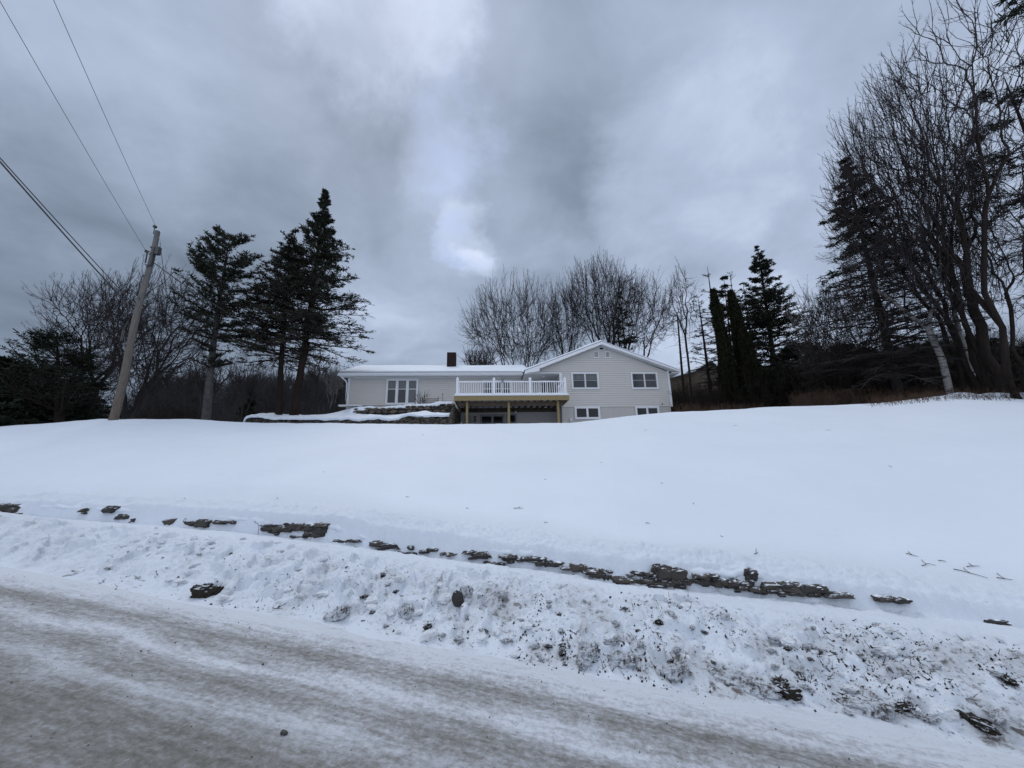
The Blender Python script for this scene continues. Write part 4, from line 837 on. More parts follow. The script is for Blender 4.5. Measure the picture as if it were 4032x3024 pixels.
pf = lambda t: 6.6*(max(0, 1-t)**1.05)*(1 if t > .36 else .85)*(1-.4*float(sstep(.62, .8, t)))+.06
me = conifer_mesh(23, v_[2], .29, pf, r=.215, top=T3(v_), bend=(.1, 0), nb=270, angf=lambda t: -.10+.45*t*t, m1=18, m2=3, nbl=4, ln=.17, wd=.040, droop=.12, up=.075, needlef=lambda t: .72 if t < .8 else .8, sub=.26)
put_tree('spruce_tree', me, (M['red_bark'], M['dark_bark'], M['needle']), b_, 0, 'tallest pointed conifer, rightmost of the three beside the low stone wall', names=CN)
# second stem behind the tall one
b_ = at(1148, 1628, 23.6); v_ = at(1215, 1350, 23.6)-b_
mb = MB(); mb.tube([np.zeros(3), v_*.5, v_], [.17, .14, .10], 8); o = mb.build('tree_trunk', M['red_bark'], loc=b_, smooth=True); tag(o, 'dark leaning trunk close behind the tallest conifer', 'tree trunk')

# --- bare trees and evergreens at the far left ---
bare = (M['bark'], M['twig'])
b_, v_ = base_top(505, 1640, 20, 640, 1085); me = crown_mesh(31, v_[2], a=2.6, zlo=.14, stems=3, n=1150, r=.22, lean=(.02, 0), cx=.5, twr=.007, shape='fan', pw=.62, wild=.07)
put_tree('bare_tree', me, bare, b_, 0, 'bare rounded maple with forked trunk just right of the utility pole')
b_, v_ = base_top(350, 1640, 21, 430, 1140); me = crown_mesh(32, v_[2], a=2.7, zlo=.22, stems=2, n=950, r=.20, lean=(-.04, 0), cx=.4, twr=.007, pw=.62, wild=.07, shape='fan')
put_tree('bare_tree', me, bare, b_, 1.0, 'bare wide tree left of the utility pole with dark crooked trunk')
b_, v_ = base_top(250, 1650, 19, 225, 1340); pf = lambda t: 3.4*(1-t*.72)**.9
me = conifer_mesh(33, v_[2], .16, pf, r=.20, top=T3(v_), nb=60, angf=lambda t: .12+.3*t, m1=14, m2=4, nbl=4, ln=.20, wd=.035, droop=-.03, up=.05, needlef=lambda t: .7 if t > .35 else .2)
put_tree('pine_tree', me, (M['dark_bark'], M['dark_bark'], M['pine']), b_, 0, 'low spreading pine with layered branches at the left edge of the field', names=CN)
b_, v_ = base_top(45, 1670, 20, 20, 1490)
me = conifer_mesh(34, max(3.8, v_[2]-.2), .04, lambda t: 3.6*(1-t)**.35, r=.15, nb=110, m1=18, m2=5, nbl=7, ln=.24, wd=.06, droop=.02)
put_tree('evergreen_tree', me, (M['dark_bark'], M['dark_bark'], M['pine']), b_, 0, 'broad dark evergreen at the very left end of the snowy crest', names=CN)
ev0 = bpy.context.scene.objects['evergreen_tree']
copy_tree(ev0, gpt(-27, 22), 2.0, .8, 'dark evergreen partly outside the left edge, behind the broad one')
for k, (px, Y, sc, lb) in enumerate([(170, 24, .72, 'low dark evergreen under the spreading pine'), (290, 27, .6, 'small dark evergreen behind the crooked bare trunk')]):
    p = at(px, 1650, Y); copy_tree(ev0, gpt(p[0], Y, -.2), k*1.3, sc, lb)

# --- bare trees behind the house ---
def bt(label, bx, top, Y, seed, x0, x1, ylo, gz_, mats=None, **k):
    """bare tree whose crown spans photo columns x0..x1 and whose lowest crown twigs sit at row ylo"""
    xm = (x0+x1)/2; q = at(xm, top, Y); g = np.array([at(bx, 1500, Y)[0], Y, gz_]); H = q[2]-g[2]; ymid = (top+ylo)/2
    a = (at(x1, ymid, Y)[0]-at(x0, ymid, Y)[0])/2; cx = at(xm, ymid, Y)[0]-g[0]; zlo = max(.05, (at(xm, ylo, Y)[2]-gz_)/H)
    me = crown_mesh(seed, H-.3, a=a, zlo=zlo, cx=cx, **k); return put_tree('bare_tree', me, mats or bare, g, 0, label)
bt('wide bare maple with many stems rising behind the low roof right of the chimney', 2050, 1095, 38, 41, 1820, 2225, 1470, 6.0, stems=6, n=1300, r=.28, twr=.009, r0h=.06, fl=.36, pw=.62)
bt('bare tree between the two biggest crowns behind the roof junction', 2245, 1085, 40, 42, 2130, 2330, 1420, 6.0, stems=2, n=650, r=.20, twr=.009, fl=.36, pw=.62)
big_ = bt('tallest bare maple right behind the gable peak', 2385, 1000, 39, 43, 2225, 2520, 1330, 6.0, stems=2, n=1150, r=.36, twr=.009, fl=.34, pw=.64)
bt('bare tree with long low limbs reaching right behind the gable roof', 2455, 1085, 37, 44, 2330, 2660, 1400, 6.0, stems=3, n=900, r=.28, twr=.009, wild=.16, pw=.64)
bt('small bare tree directly right of the brick chimney', 1885, 1362, 34, 45, 1822, 1955, 1460, 6.0, stems=4, n=320, r=.10, twr=.010, shape='fan', tl=.35)
q = at(2440, 1135, 36); g = np.array([q[0], 36, 6.0]); me = conifer_mesh(46, q[2]-6, .15, lambda t: 2.1*(1-t)**.8+.1, r=.12, nb=80, m1=12, m2=3, nbl=3, ln=.20, wd=.05, droop=.08, needlef=lambda t: .6)
put_tree('spruce_tree', me, (M['dark_bark'], M['dark_bark'], M['needle']), g, 0, 'dark young spruce standing inside the bare crowns behind the gable', names=CN)

# --- trees right of the house ---
def cf(label, bx, Y, tx, ty, seed, prof, mats, gz_=None, **k):
    q = at(tx, ty, Y); b = at(bx, 1560, Y); g = np.array([b[0], Y, 5.2 if gz_ is None else gz_]); v = q-g
    me = conifer_mesh(seed, v[2], k.pop('base', .2), prof, top=T3(v), **k); return put_tree('conifer_tree', me, mats, g, 0, label, names=CN)
dk = (M['dark_bark'], M['dark_bark'], M['needle']); th_ = (M['dark_bark'], M['twig'], M['dryneedle'])
cf('tall layered pine standing clear against the sky right of the cedars', 3062, 33, 2983, 968, 51, lambda t: 5.4*(1-t)**.95*(1 if t > .4 else .9)+.15, dk, base=.18, r=.26, nb=250, m1=16, m2=3, nbl=5, ln=.20, wd=.05, angf=lambda t: .02+.25*t, droop=.03, needlef=lambda t: .95 if t > .45 else .55, sub=.28)
cf('thin tall spruce with few needles directly left of the cedars', 2850, 34, 2785, 1050, 52, lambda t: 2.7*(1-t)**.6+.2, th_, base=.12, r=.20, nb=110, m1=12, m2=2, nbl=3, ln=.18, wd=.035, angf=lambda t: -.05+.6*t*t, droop=.10, needlef=lambda t: .25, sub=.25)
cf('shorter thin spruce nearest the right end of the house', 2800, 32, 2748, 1165, 53, lambda t: 2.4*(1-t)**.6+.2, th_, base=.12, r=.17, nb=100, m1=12, m2=2, nbl=3, ln=.16, wd=.03, angf=lambda t: -.05+.5*t*t, droop=.10, needlef=lambda t: .3, sub=.25)
cf('nearly bare spruce top showing between the cedars and the layered pine', 2935, 36, 2873, 1070, 54, lambda t: 2.6*(1-t)**.6+.2, th_, base=.2, r=.17, nb=80, m1=10, m2=2, nbl=2, ln=.16, wd=.03, angf=lambda t: -.05+.6*t*t, droop=.08, needlef=lambda t: .12, sub=.25)
cf('small topped pine peeking above the left cedar', 2890, 35, 2850, 1092, 55, lambda t: 1.5*(1-t)**.35, dk, base=.45, r=.15, nb=50, m1=12, m2=3, nbl=6, ln=.22, wd=.055, angf=lambda t: .3)
cf('slim dark spruce close behind the left side of the layered pine', 2985, 36, 2925, 1110, 56, lambda t: 2.2*(1-t)**.6+.1, dk, base=.3, r=.15, nb=70, m1=12, m2=3, nbl=5, ln=.2, wd=.05, droop=.08, needlef=lambda t: .7 if t > .5 else .2)
bt('slender pale bare sapling rising past the right roof corner', 2720, 1022, 31, 57, 2615, 2745, 1330, 5.0, mats=(M['bark'], M['paletwig']), stems=1, n=170, r=.10, twr=.008, shape='tall', fl=.40, tw=2, r0h=.2, pw=.45)
b0, v0 = at(2693, 1560, 29), at(2667, 1240, 29); mb = MB(); dv = v0-b0; mb.tube([dv*-.2, dv*.5, dv], [.11, .08, .05], 7)
R5 = np.random.default_rng(3); n5 = 36; tt5 = R5.uniform(.15, .95, n5); a5 = R5.uniform(0, 6.28, n5); d5 = np.stack([np.cos(a5), np.sin(a5), R5.normal(.1, .2, n5)], -1)
P5, R5_, T5 = poly_branches(R5, tt5[:, None]*dv, d5, R5.uniform(.4, 1.6, n5), np.full(n5, .015), np.full(n5, .005), 5, .1, -.01, .1); addpoly(mb, P5, R5_, 3)
o = mb.build('dead_tree', M['dark_bark'], loc=b0); tag(o, 'dead broken trunk without a top beside the right roof corner', 'tree')
# columnar cedars
def cedar_mesh(seed, H, w, n=8500):
    R = np.random.default_rng(seed); mb = MB(); t = R.uniform(0, 1, n)**.85; a = R.uniform(0, 6.28, n); env = w*(.05+np.minimum(1, (1-t)*7)**.7)*(.80+.20*np.minimum(1, (1-t)*2))
    lump = .25+1.35*fbm(a*1.1+seed*3, t*8+seed, 3); rr = env*lump*(R.uniform(.25, 1, n)**.35)
    P = np.stack([np.cos(a)*rr, np.sin(a)*rr, t*H], -1); d = unit(np.stack([np.cos(a)*.5, np.sin(a)*.5, np.ones(n)], -1)+R.normal(0, .35, (n, 3))); s = unit(np.cross(d, R.normal(0, 1, (n, 3))))
    l = R.uniform(.12, .32, (n, 1)); wd = R.uniform(.03, .08, (n, 1)); V = np.stack([P-s*wd, P+s*wd, P+d*l+s*wd*.4, P+d*l-s*wd*.4], 1).reshape(-1, 3)
    mb.add(V, np.arange(n*4).reshape(-1, 4)); tm = MB(); tm.tube([(0, 0, -.3), (0, 0, H*.5), (0, 0, H*.95)], [.14, .09, .02], 7, cap=False); return tm.data('trunk'), mb.data('foliage')
for k, (px, top, w, Y, lb) in enumerate([(2812, 1145, .34, 27, 'narrow dark column shaped cedar on the left of the cedar group'), (2880, 1150, .50, 27.5, 'tallest wide dark column shaped cedar in the middle of the group'), (2925, 1300, .40, 26.6, 'shorter column shaped cedar on the right of the group'), (2845, 1400, .6, 28, 'squat cedar filling the gap between the two tall cedars')]):
    q = at(px, top, Y); g = gpt(q[0]+.25, Y, -.2); me = cedar_mesh(60+k, q[2]-g[2], w); o = put_tree('cedar_tree', me, (M['dark_bark'], M['cedar']), g, 0, lb, names=('trunk', 'foliage')); o.rotation_euler = (0, -.03, 0)

# --- the big group at the right edge ---
b_ = gpt(*at(3540, 1560, 20)[:2], -.2); v_ = at(3325, 622, 20)-b_
me = conifer_mesh(71, v_[2], .14, lambda t: 5.6*(1-t)**.98+.03, r=.22, top=T3(v_), nb=220, m1=16, m2=3, nbl=4, ln=.20, wd=.045, angf=lambda t: -.18+.35*t, droop=.14, needlef=lambda t: .9 if t > .68 else (.5 if t > .5 else .06), sub=.26)
put_tree('conifer_tree', me, (M['bark'], M['twig'], M['needle']), b_, 0, 'tall dark topped conifer with bare drooping lower branches left of the right hand grove', names=CN)
def rt(label, bx, by, Y, x0, x1, top, ylo, seed, name='bare_tree', mats=None, **k):
    p = at(bx, by, Y); g = gpt(p[0], Y, -.15); xm = (x0+x1)/2; q = at(xm, top, Y); H = q[2]-g[2]; ymid = (top+ylo)/2
    a = (at(x1, ymid, Y)[0]-at(x0, ymid, Y)[0])/2; cx = at(xm, ymid, Y)[0]-g[0]; zlo = max(.05, (at(xm, ylo, Y)[2]-g[2])/H)
    k.setdefault('twr', .008); me = crown_mesh(seed, H-.2, a=a, zlo=zlo, cx=cx*.75, lean=(cx*.25/H/.8, 0), **k); return put_tree(name, me, mats or (M['dark_bark'], M['twig']), g, 0, label)
rt('large bare tree with dense fine twigs, broadest crown of the right hand grove', 3880, 1548, 17, 3330, 3800, 330, 1180, 72, stems=3, n=1300, r=.19, r0h=.25, fl=.36, twr=.0065, tl=.45)
rt('bare tree with straight grey trunk left in the right hand grove', 3830, 1548, 18, 3290, 3640, 560, 1250, 73, stems=2, n=620, r=.14, r0h=.3, fl=.36, twr=.0065, tl=.45)
rt('tallest open crowned bare tree near the right edge of the picture', 4010, 1560, 15, 3540, 4090, 90, 900, 74, stems=2, n=420, r=.135, r0h=.35, fl=.40, tw=3, pw=.5, twr=.008)
rt('bare tree at the far right edge with crooked dark trunk', 4060, 1570, 15, 3800, 4200, 480, 1350, 75, stems=2, n=500, r=.11, r0h=.2, wild=.16, twr=.0065)
rt('birch with white lower trunk leaning left at the edge of the grove', 3745, 1530, 17.5, 3330, 3760, 900, 1380, 76, 'birch_tree', (M['birch'], M['twig']), stems=1, n=450, r=.14, r0h=.3, wild=.16, twr=.0065)
rt('second birch, thinner, close behind the grey trunks', 3845, 1540, 18.5, 3560, 3850, 800, 1300, 77, 'birch_tree', (M['birch'], M['twig']), stems=1, n=300, r=.12, r0h=.35, twr=.0065)
rt('thick dark trunked tree right of the thin birch', 3935, 1550, 16.5, 3560, 3900, 520, 1250, 78, stems=1, n=600, r=.20, r0h=.3, twr=.0065)
rt('low bare tree filling the gap under the dark topped conifer', 3420, 1560, 22, 3180, 3480, 1130, 1480, 79, stems=3, n=600, r=.10, r0h=.1, wild=.18)
rt('arching pale branched bush tree at the left foot of the grove', 3290, 1560, 24, 3120, 3330, 1130, 1480, 80, stems=3, n=220, r=.07, r0h=.1, wild=.18, mats=(M['bark'], M['paletwig']))
# pine at the right edge, its foliage reaches into the picture
g = gpt(25.2, 15.5, -.2); topz = at(4032, 300, 15.5)[2]
me = conifer_mesh(81, topz-g[2], .40, lambda t: 3.0*math.sin(math.pi*min(1, max(.05, (t-.2)/.85)))**.5, r=.22, nb=80, m1=16, m2=4, nbl=5, ln=.20, wd=.032, angf=lambda t: .15, needlef=lambda t: .9 if t > .55 else .2, sub=.3)
put_tree('pine_tree', me, (M['dark_bark'], M['dark_bark'], M['pine']), g, 0, 'big dark pine cut off by the right edge of the picture', names=CN)
# pine bough at the top right corner, from a tree standing right of the view
g = gpt(16.75, 7.0, 0); H_ = 13.8
def azf(R, t): return R.normal(math.pi*.93, .5, len(t))
me = conifer_mesh(82, H_, .80, lambda t: 3.4 if t < .96 else 1.6, r=.3, nb=13, m1=16, m2=5, nbl=9, ln=.20, wd=.03, angf=lambda t: .05, az=azf, sub=.3)
put_tree('pine_tree', me, (M['dark_bark'], M['dark_bark'], M['pine']), g, 0, 'pine whose bough tips hang into the top right corner', names=CN)

# ---------------- woods beyond the crest, thickets and brush ----------------
protos = []
for k in range(5):
    me = crown_mesh(90+k, 10, a=2.0+.3*k, zlo=.25, stems=1 if k < 3 else 3, n=260, r=.14, twr=.014, shape=('fan', 'round', 'tall')[k % 3], tl=.7)
    protos.append(me)
lab_w = 'bare tree of the wood behind the crest left of the house'
R = random.Random(4); roots = []
spots = []
for k in range(70):
    Y = R.uniform(42, 95); px = R.uniform(560, 1400); p = at(px, 1600, Y); spots.append((p[0], Y, R.uniform(.75, 1.15)*(1.0 if Y > 55 else .75)))
for k, (x, y, s) in enumerate(spots):
    h = at(1000, 1500, y)[2]; zb = h-9.3*s*R.uniform(.82, 1.08)
    if k < 5: o = put_tree('woodland_tree', protos[k], (M['farbark'], M['farbark']), (x, y, zb), R.uniform(0, 6), lab_w, group='bare trees in the wood left of the house', sc=s, names=('trunk', 'branches')); roots.append(o)
    else: copy_tree(roots[k % 5], (x, y, zb), R.uniform(0, 6), s)
# slender trees near the left house corner and at the pale trunk
bt('slender dark forked tree between the tallest conifer and the house corner', 1252, 1370, 30, 101, 1215, 1300, 1500, 5.2, stems=1, n=90, r=.11, twr=.009, shape='fan', tl=.4, r0h=.35)
bt('small bare tree showing left of the pale conifer trunk', 850, 1380, 34, 102, 765, 900, 1560, 5.0, stems=3, n=260, r=.12, twr=.010, shape='fan')
bt('thin bare tree between the middle and tallest conifer trunks', 1195, 1430, 36, 103, 1150, 1240, 1560, 5.4, stems=3, n=120, r=.08, twr=.010, shape='fan', tl=.4)
bt('bare tree with upright stems between the pale and middle conifer trunks', 975, 1400, 38, 104, 900, 1050, 1560, 5.4, stems=4, n=240, r=.11, twr=.010, shape='fan')
bt('small rounded bare tree right of the leaning pole at the horizon', 640, 1440, 50, 105, 560, 710, 1590, 6.0, stems=3, n=300, r=.14, twr=.014)
bt('pale twiggy bare tree just left of the house corner', 1315, 1440, 34, 108, 1270, 1360, 1540, 5.6, stems=3, n=150, r=.07, twr=.009, shape='fan', tl=.4, mats=(M['bark'], M['paletwig']))
q = at(950, 1530, 45); me = conifer_mesh(106, 8, .05, lambda t: 1.9*(1-t)**.8+.1, r=.12, nb=100, m1=12, m2=3, nbl=5, ln=.3, wd=.09)
o = put_tree('spruce_tree', me, (M['dark_bark'], M['dark_bark'], M['needle']), (q[0]+1.2, 45, q[2]-8), 0, 'young dark spruce in the wood between the conifer trunks', names=CN)
copy_tree(o, (at(1345, 1540, 46)[0], 46, at(1345, 1540, 46)[2]-8.2), 1, 1.0, 'dark spruce at the wood edge touching the house corner')
# dense far wood: stems and twigs as one mass
def woodmass(name, n, fx, fy, fz, hgt, label, mat, seed, twn=10, tw=.02, lean=.12, spread=.5):
    R = np.random.default_rng(seed); x, y = fx(R, n), fy(R, n); z = fz(x, y); H = hgt(R, n, x, y); P = np.stack([x, y, z], -1); D = np.stack([R.normal(0, lean, n), R.normal(0, lean, n), np.ones(n)], -1); mb = MB()
    P1, R1, T1 = poly_branches(R, P, D, H, np.full(n, tw*2.2), np.full(n, tw*.5), 6, .07, .02); addpoly(mb, P1, R1, 3)
    p, d, L, r = spawn(R, P1, T1, R1, H, twn, .15, 1, spread, .2, .38, .6); P2, R2, T2 = poly_branches(R, p, d, L, r*.6+tw*.2, r*0+tw*.25, 4, .1, .06); addpoly(mb, P2, R2, 3)
    p, d, L, r = spawn(R, P2, T2, R2, L, 4, .2, 1, spread, .2, .5, .6); P3, R3, _ = poly_branches(R, p, d, L, r*0+tw*.35, r*0+tw*.18, 2, .1, .05); addpoly(mb, P3, R3, 3)
    o = mb.build(name, mat); return tag(o, label, 'wood', kind='stuff')
def xf(px0, px1): 
    def f(R, n): return R.uniform(0, 1, n)*(px1-px0)+px0
    return f
def pxwood(name, n, px0, px1, Y0, Y1, topf, hmin, hmax, label, mat, seed, **k):
    R = np.random.default_rng(seed+100); px = R.uniform(px0, px1, n); Y = R.uniform(Y0, Y1, n); X = np.array([at(a, 1560, b)[0] for a, b in zip(px, Y)]); Tz = np.array([at(a, topf(a), b)[2] for a, b in zip(px, Y)])
    H = R.uniform(hmin, hmax, n); drop = np.abs(R.normal(0, .7, n))
    return woodmass(name, n, lambda R, n: X, lambda R, n: Y, lambda x, y: Tz-H*.97-drop, lambda R, n, x, y: H, label, mat, seed, **k)
pxwood('distant_wood', 700, 480, 1420, 75, 100, lambda p: 1560+8*math.sin(p/40.) if p < 850 else 1545+6*math.sin(p/31.), 8, 12, 'dense dark leafless wood on the rise beyond the crest', M['farbark'], 5, tw=.05, twn=9)
pxwood('distant_wood', 500, 480, 1420, 45, 70, lambda p: 1590, 4, 7, 'grey brown brush in front of the far leafless wood', M['farbark'], 6, tw=.03, twn=9)
pxwood('thicket', 420, -100, 800, 24, 36, lambda p: 1600, 3, 5, 'dark tangled thicket behind the left end of the crest', M['dark_bark'], 7, tw=.02, twn=10)
pxwood('thicket', 900, 2640, 3420, 25, 36, lambda p: 1470+25*math.sin(p/70.) if p > 2950 else 1530, 3, 5.5, 'dark leafless thicket between the house and the right hand grove', M['dark_bark'], 8, tw=.016, twn=11)
pxwood('thicket', 1400, 3250, 4700, 21, 34, lambda p: 1375+30*math.sin(p/90.)-(max(0, p-3500)*.06), 4, 8, 'dense shaded thicket behind the trunks of the right hand grove', M['dark_bark'], 9, tw=.018, twn=11)
pxwood('brush', 700, 3120, 3700, 18.5, 22.5, lambda p: 1545-(p-2950)*.04, .8, 1.5, 'rust brown dead brush in a band in front of the dark thicket', M['redbrush'], 10, tw=.010, twn=8, spread=.7)
pxwood('brush', 500, 2660, 3000, 22, 25, lambda p: 1590, .7, 1.3, 'low dark red brush right of the house corner', M['brush'], 11, tw=.010, twn=8, spread=.7)
# evergreen shrubs inside the thicket
me0 = conifer_mesh(107, 5, .02, lambda t: 2.3*(1-t)**.35, r=.1, nb=90, m1=16, m2=4, nbl=6, ln=.26, wd=.08, droop=.02)
sh0 = None
for k, (px, top, Y, s, lb) in enumerate([(3130, 1365, 29, 1.1, 'rounded dark evergreen shrub under the layered pine'), (3200, 1400, 30, 1.0, 'dark evergreen shrub right of the rounded one'), (3060, 1420, 28, .9, 'dark evergreen shrub at the foot of the layered pine trunk'), (3330, 1380, 27, 1.0, 'dark evergreen shrub left of the conifer with drooping branches'),
                                         (3480, 1400, 25, 1.1, 'dark evergreen shrub behind the drooping lower branches'), (3640, 1400, 24, 1.1, 'dark evergreen shrub behind the white birch trunk'), (3800, 1380, 23.5, 1.2, 'dark evergreen shrub behind the grey trunks'), (3960, 1380, 22.5, 1.2, 'dark evergreen shrub at the far right behind the grove'), (2960, 1440, 27.5, .85, 'dark evergreen shrub right beside the short cedar')]):
    q = at(px, top, Y); loc = (q[0], Y, q[2]-5*s)
    if sh0 is None: sh0 = put_tree('evergreen_shrub', me0, (M['dark_bark'], M['dark_bark'], M['needle']), loc, 0, lb, cat='shrub', sc=s, names=CN)
    else: copy_tree(sh0, loc, k*1.1, s, lb)

# ---------------- utility pole and wires ----------------
pb = gpt(-16.35, 15.6, -.2); ptop = np.array([-16.15, 15.5, 12.75])
pole = empty('utility_pole', pb, label='leaning looking weathered wooden utility pole standing on the snowy crest', cat='utility pole')
pole['label'] = 'tall weathered wooden utility pole with dark hardware near its top'
v = ptop-pb; mb = MB(); f = np.linspace(0, 1, 14)[:, None]; rp = np.linspace(.155, .095, 14)
mb.tube(v*f+np.array([.05, 0, 0])*np.sin(f*9), rp, 14); mb.build('shaft', M['pole'], pole, smooth=True)
def pp(fr, dx=0, dy=0, dz=0): return v*fr+np.array([dx, dy, dz])
mb = MB(); mb.tube([pp(.985, -.15), pp(1.0, -.15, 0, .30)], .018, 6); mb.tube([pp(1, -.15, 0, .20), pp(1, -.15, 0, .27), pp(1, -.15, 0, .33)], [.07, .085, .03], 8); mb.build('pin_insulator', M['metal'], pole)
mb = MB(); mb.tube([pp(.87, .12, -.05), pp(.87, .36, -.08, .0)], .025, 5); mb.box(tuple(pp(.87, .27, -.18, -.10)), tuple(pp(.87, .43, -.02, .26))); mb.box(tuple(pp(.87, .10, -.12, -.1)), tuple(pp(.87, .18, -.02, .30))); mb.build('cutout_switch', M['metal'], pole)
mb = MB(); mb.box(tuple(pp(.80, .10, -.16, .0)), tuple(pp(.80, .22, -.02, .62))); mb.tube([pp(.80, .16, -.1, .05), pp(.80, .02, -.15, -.12)], .02, 5); mb.build('secondary_rack', M['metal'], pole)
mb = MB(); mb.tube([pp(.88, -.15, -.02), pp(.88, -.32, -.02, .03)], .022, 5); mb.tube([pp(.88, -.28, -.02, .0), pp(.88, -.28, -.02, .10)], .05, 7); mb.tube([pp(.83, -.17, -.03, -.1), pp(.83, -.19, -.03, .5)], .03, 5); mb.build('side_bracket', M['metal'], pole)
mb = MB()
for fz, dx in ((.90, .02), (.875, -.03), (.86, .04), (.80, 0), (.74, -.02), (.62, .03)): mb.tube([pp(fz, dx, -.10), pp(fz, dx, -.17)], .025, 6)
mb.build('bolts', M['metal'], pole)
mb = MB(); t_ = np.linspace(0, 1, 14); mb.tube([pp(.97-.1*x, .12+.22*math.sin(math.pi*x), -.05) for x in t_], .008, 4); mb.build('jumper_wire', M['grey_metal'], pole)
mb = MB(); t_ = np.linspace(0, 1, 20); mb.tube([pp(.50-.13*x, -.17+.0*x-.10*math.sin(math.pi*x*1.5), -.16) for x in t_], .025, 5); mb.box(tuple(pp(.40, -.30, -.2, 0)), tuple(pp(.40, -.24, -.12, .5))); mb.box(tuple(pp(.40, -.22, -.2, 0)), tuple(pp(.40, -.18, -.12, .45))); mb.build('cable_loop', M['metal'], pole)
def wire(label, a, b, sag, r, mat='metal', n=40, wob=0, name='overhead_wire'):
    a = np.array(a, float); b = np.array(b, float); f = np.linspace(0, 1, n)[:, None]; P = a*(1-f)+b*f; P[:, 2] -= (4*sag*f*(1-f))[:, 0]
    if wob: P[:, 2] += np.sin(f[:, 0]*60)*wob
    mb = MB(); mb.tube(P-a, r, 5); o = mb.build(name, M[mat], loc=a, smooth=True); return tag(o, label, 'wire')
def far_end(px, py, Y): return at(px, py, Y)
def back(a, px, py, dist):            # end point behind the camera side along the line that passes photo point px, py
    d = ray(px, py); Yv = 3.0; q = CAM+d*(Yv/d[1]); w = q-a; return a+w*dist
A1 = pb+pp(1, -.15, 0, .33); A2 = pb+pp(.88, -.32, 0, .1)
def through(label, a, px, py, Yq, r, sag, k=1.8, mat='metal'):
    q = CAM+ray(px, py)*(Yq/ray(px, py)[1]); e = a+(q-a)*k; return wire(label, a, e, sag, r, mat)
through('thin upper wire from the pole top insulator, rightmost at the top of the picture', A1, 236, 0, 6.5, .007, .25, 2.2)
through('thin wire from the side bracket, running up to the top left corner', A2, 30, 0, 6.0, .007, .25, 2.2)
C1 = np.array(at(500, 1196, 15.4)); C2 = np.array(at(512, 1182, 15.4))
through('thick lower cable of the pair running off the left edge', C1, -60, 548, 8.5, .024, .12, 2.0)
through('thinner upper cable of the pair running off the left edge', C2, -40, 560, 8.3, .016, .10, 2.0)
wire('service wire from the pole rack towards the pale conifer and the house', pb+pp(.82, .2, -.1), hw(-11.4, 5.2, 9.35), .7, .02, wob=.012)
wire('faint wire running from the pole top away over the left wood', pb+pp(.90, .38, -.05), far_end(738, 1560, 70), .8, .012, 'grey_metal')
wire('second faint wire running from the pole top away over the left wood', pb+pp(.93, .30, -.05), far_end(722, 1560, 70), .8, .012, 'grey_metal')
wire('dark cable from mid pole dropping behind the bare maple to the wood', C1+[.2, 0, 0], far_end(680, 1560, 60), .6, .02)
wire('thin cable running level from mid pole towards the conifers', C2+[.15, 0, 0], far_end(880, 1390, 30), .5, .012)
wire('second level cable just below it towards the conifers', C1+[.2, 0, .2], far_end(880, 1410, 30), .5, .012)

# ---------------- far sheds ----------------
def shed(loc, rz, w, d, h, rise, label, wallm):
    o = empty('far_shed', loc, rz, label=label, cat='shed'); mb = MB(); mb.box((-w/2, -d/2, -1), (w/2, d/2, h)); mb.P.append(np.arange(3)+mb.n); mb.add([(-w/2, -d/2, h), (w/2, -d/2, h), (0, -d/2, h+rise)])
    mb.build('wall', wallm, o); mb = MB(); mb.prism([(-w/2-.3, h-.12), (0, h+rise), (w/2+.3, h-.12), (w/2+.3, h-.02), (0, h+rise+.1), (-w/2-.3, h-.02)], -d/2-.3, d/2+.3, 1); rf = mb.build('roof', M['shingle'], o)
    mb = MB(); mb.prism([(-w/2-.3, h-.02), (0, h+rise+.1), (w/2+.3, h-.02), (w/2+.28, h+.12), (0, h+rise+.25), (-w/2-.28, h+.12)], -d/2-.25, d/2+.25, 1); mb.build('roof_snow', M['snow'], rf)
    mb = MB(); mb.box((-.4, -d/2-.04, 0), (.4, -d/2-.005, 1.9)); mb.build('door', M['old_and_shaded_wood'], o); return o
q = at(2700, 1500, 48); shed((q[0], 48, q[2]-2.4), .5, 6, 7, 2.4, 1.6, 'distant low building with snowy roof right of the house behind the saplings', M['old_and_shaded_wood'])
q = at(3600, 1455, 26); shed((q[0], 26, q[2]-1.7), -.3, 2.2, 2.5, 1.5, .7, 'small snow topped shed almost hidden behind the right hand grove', M['brush'])

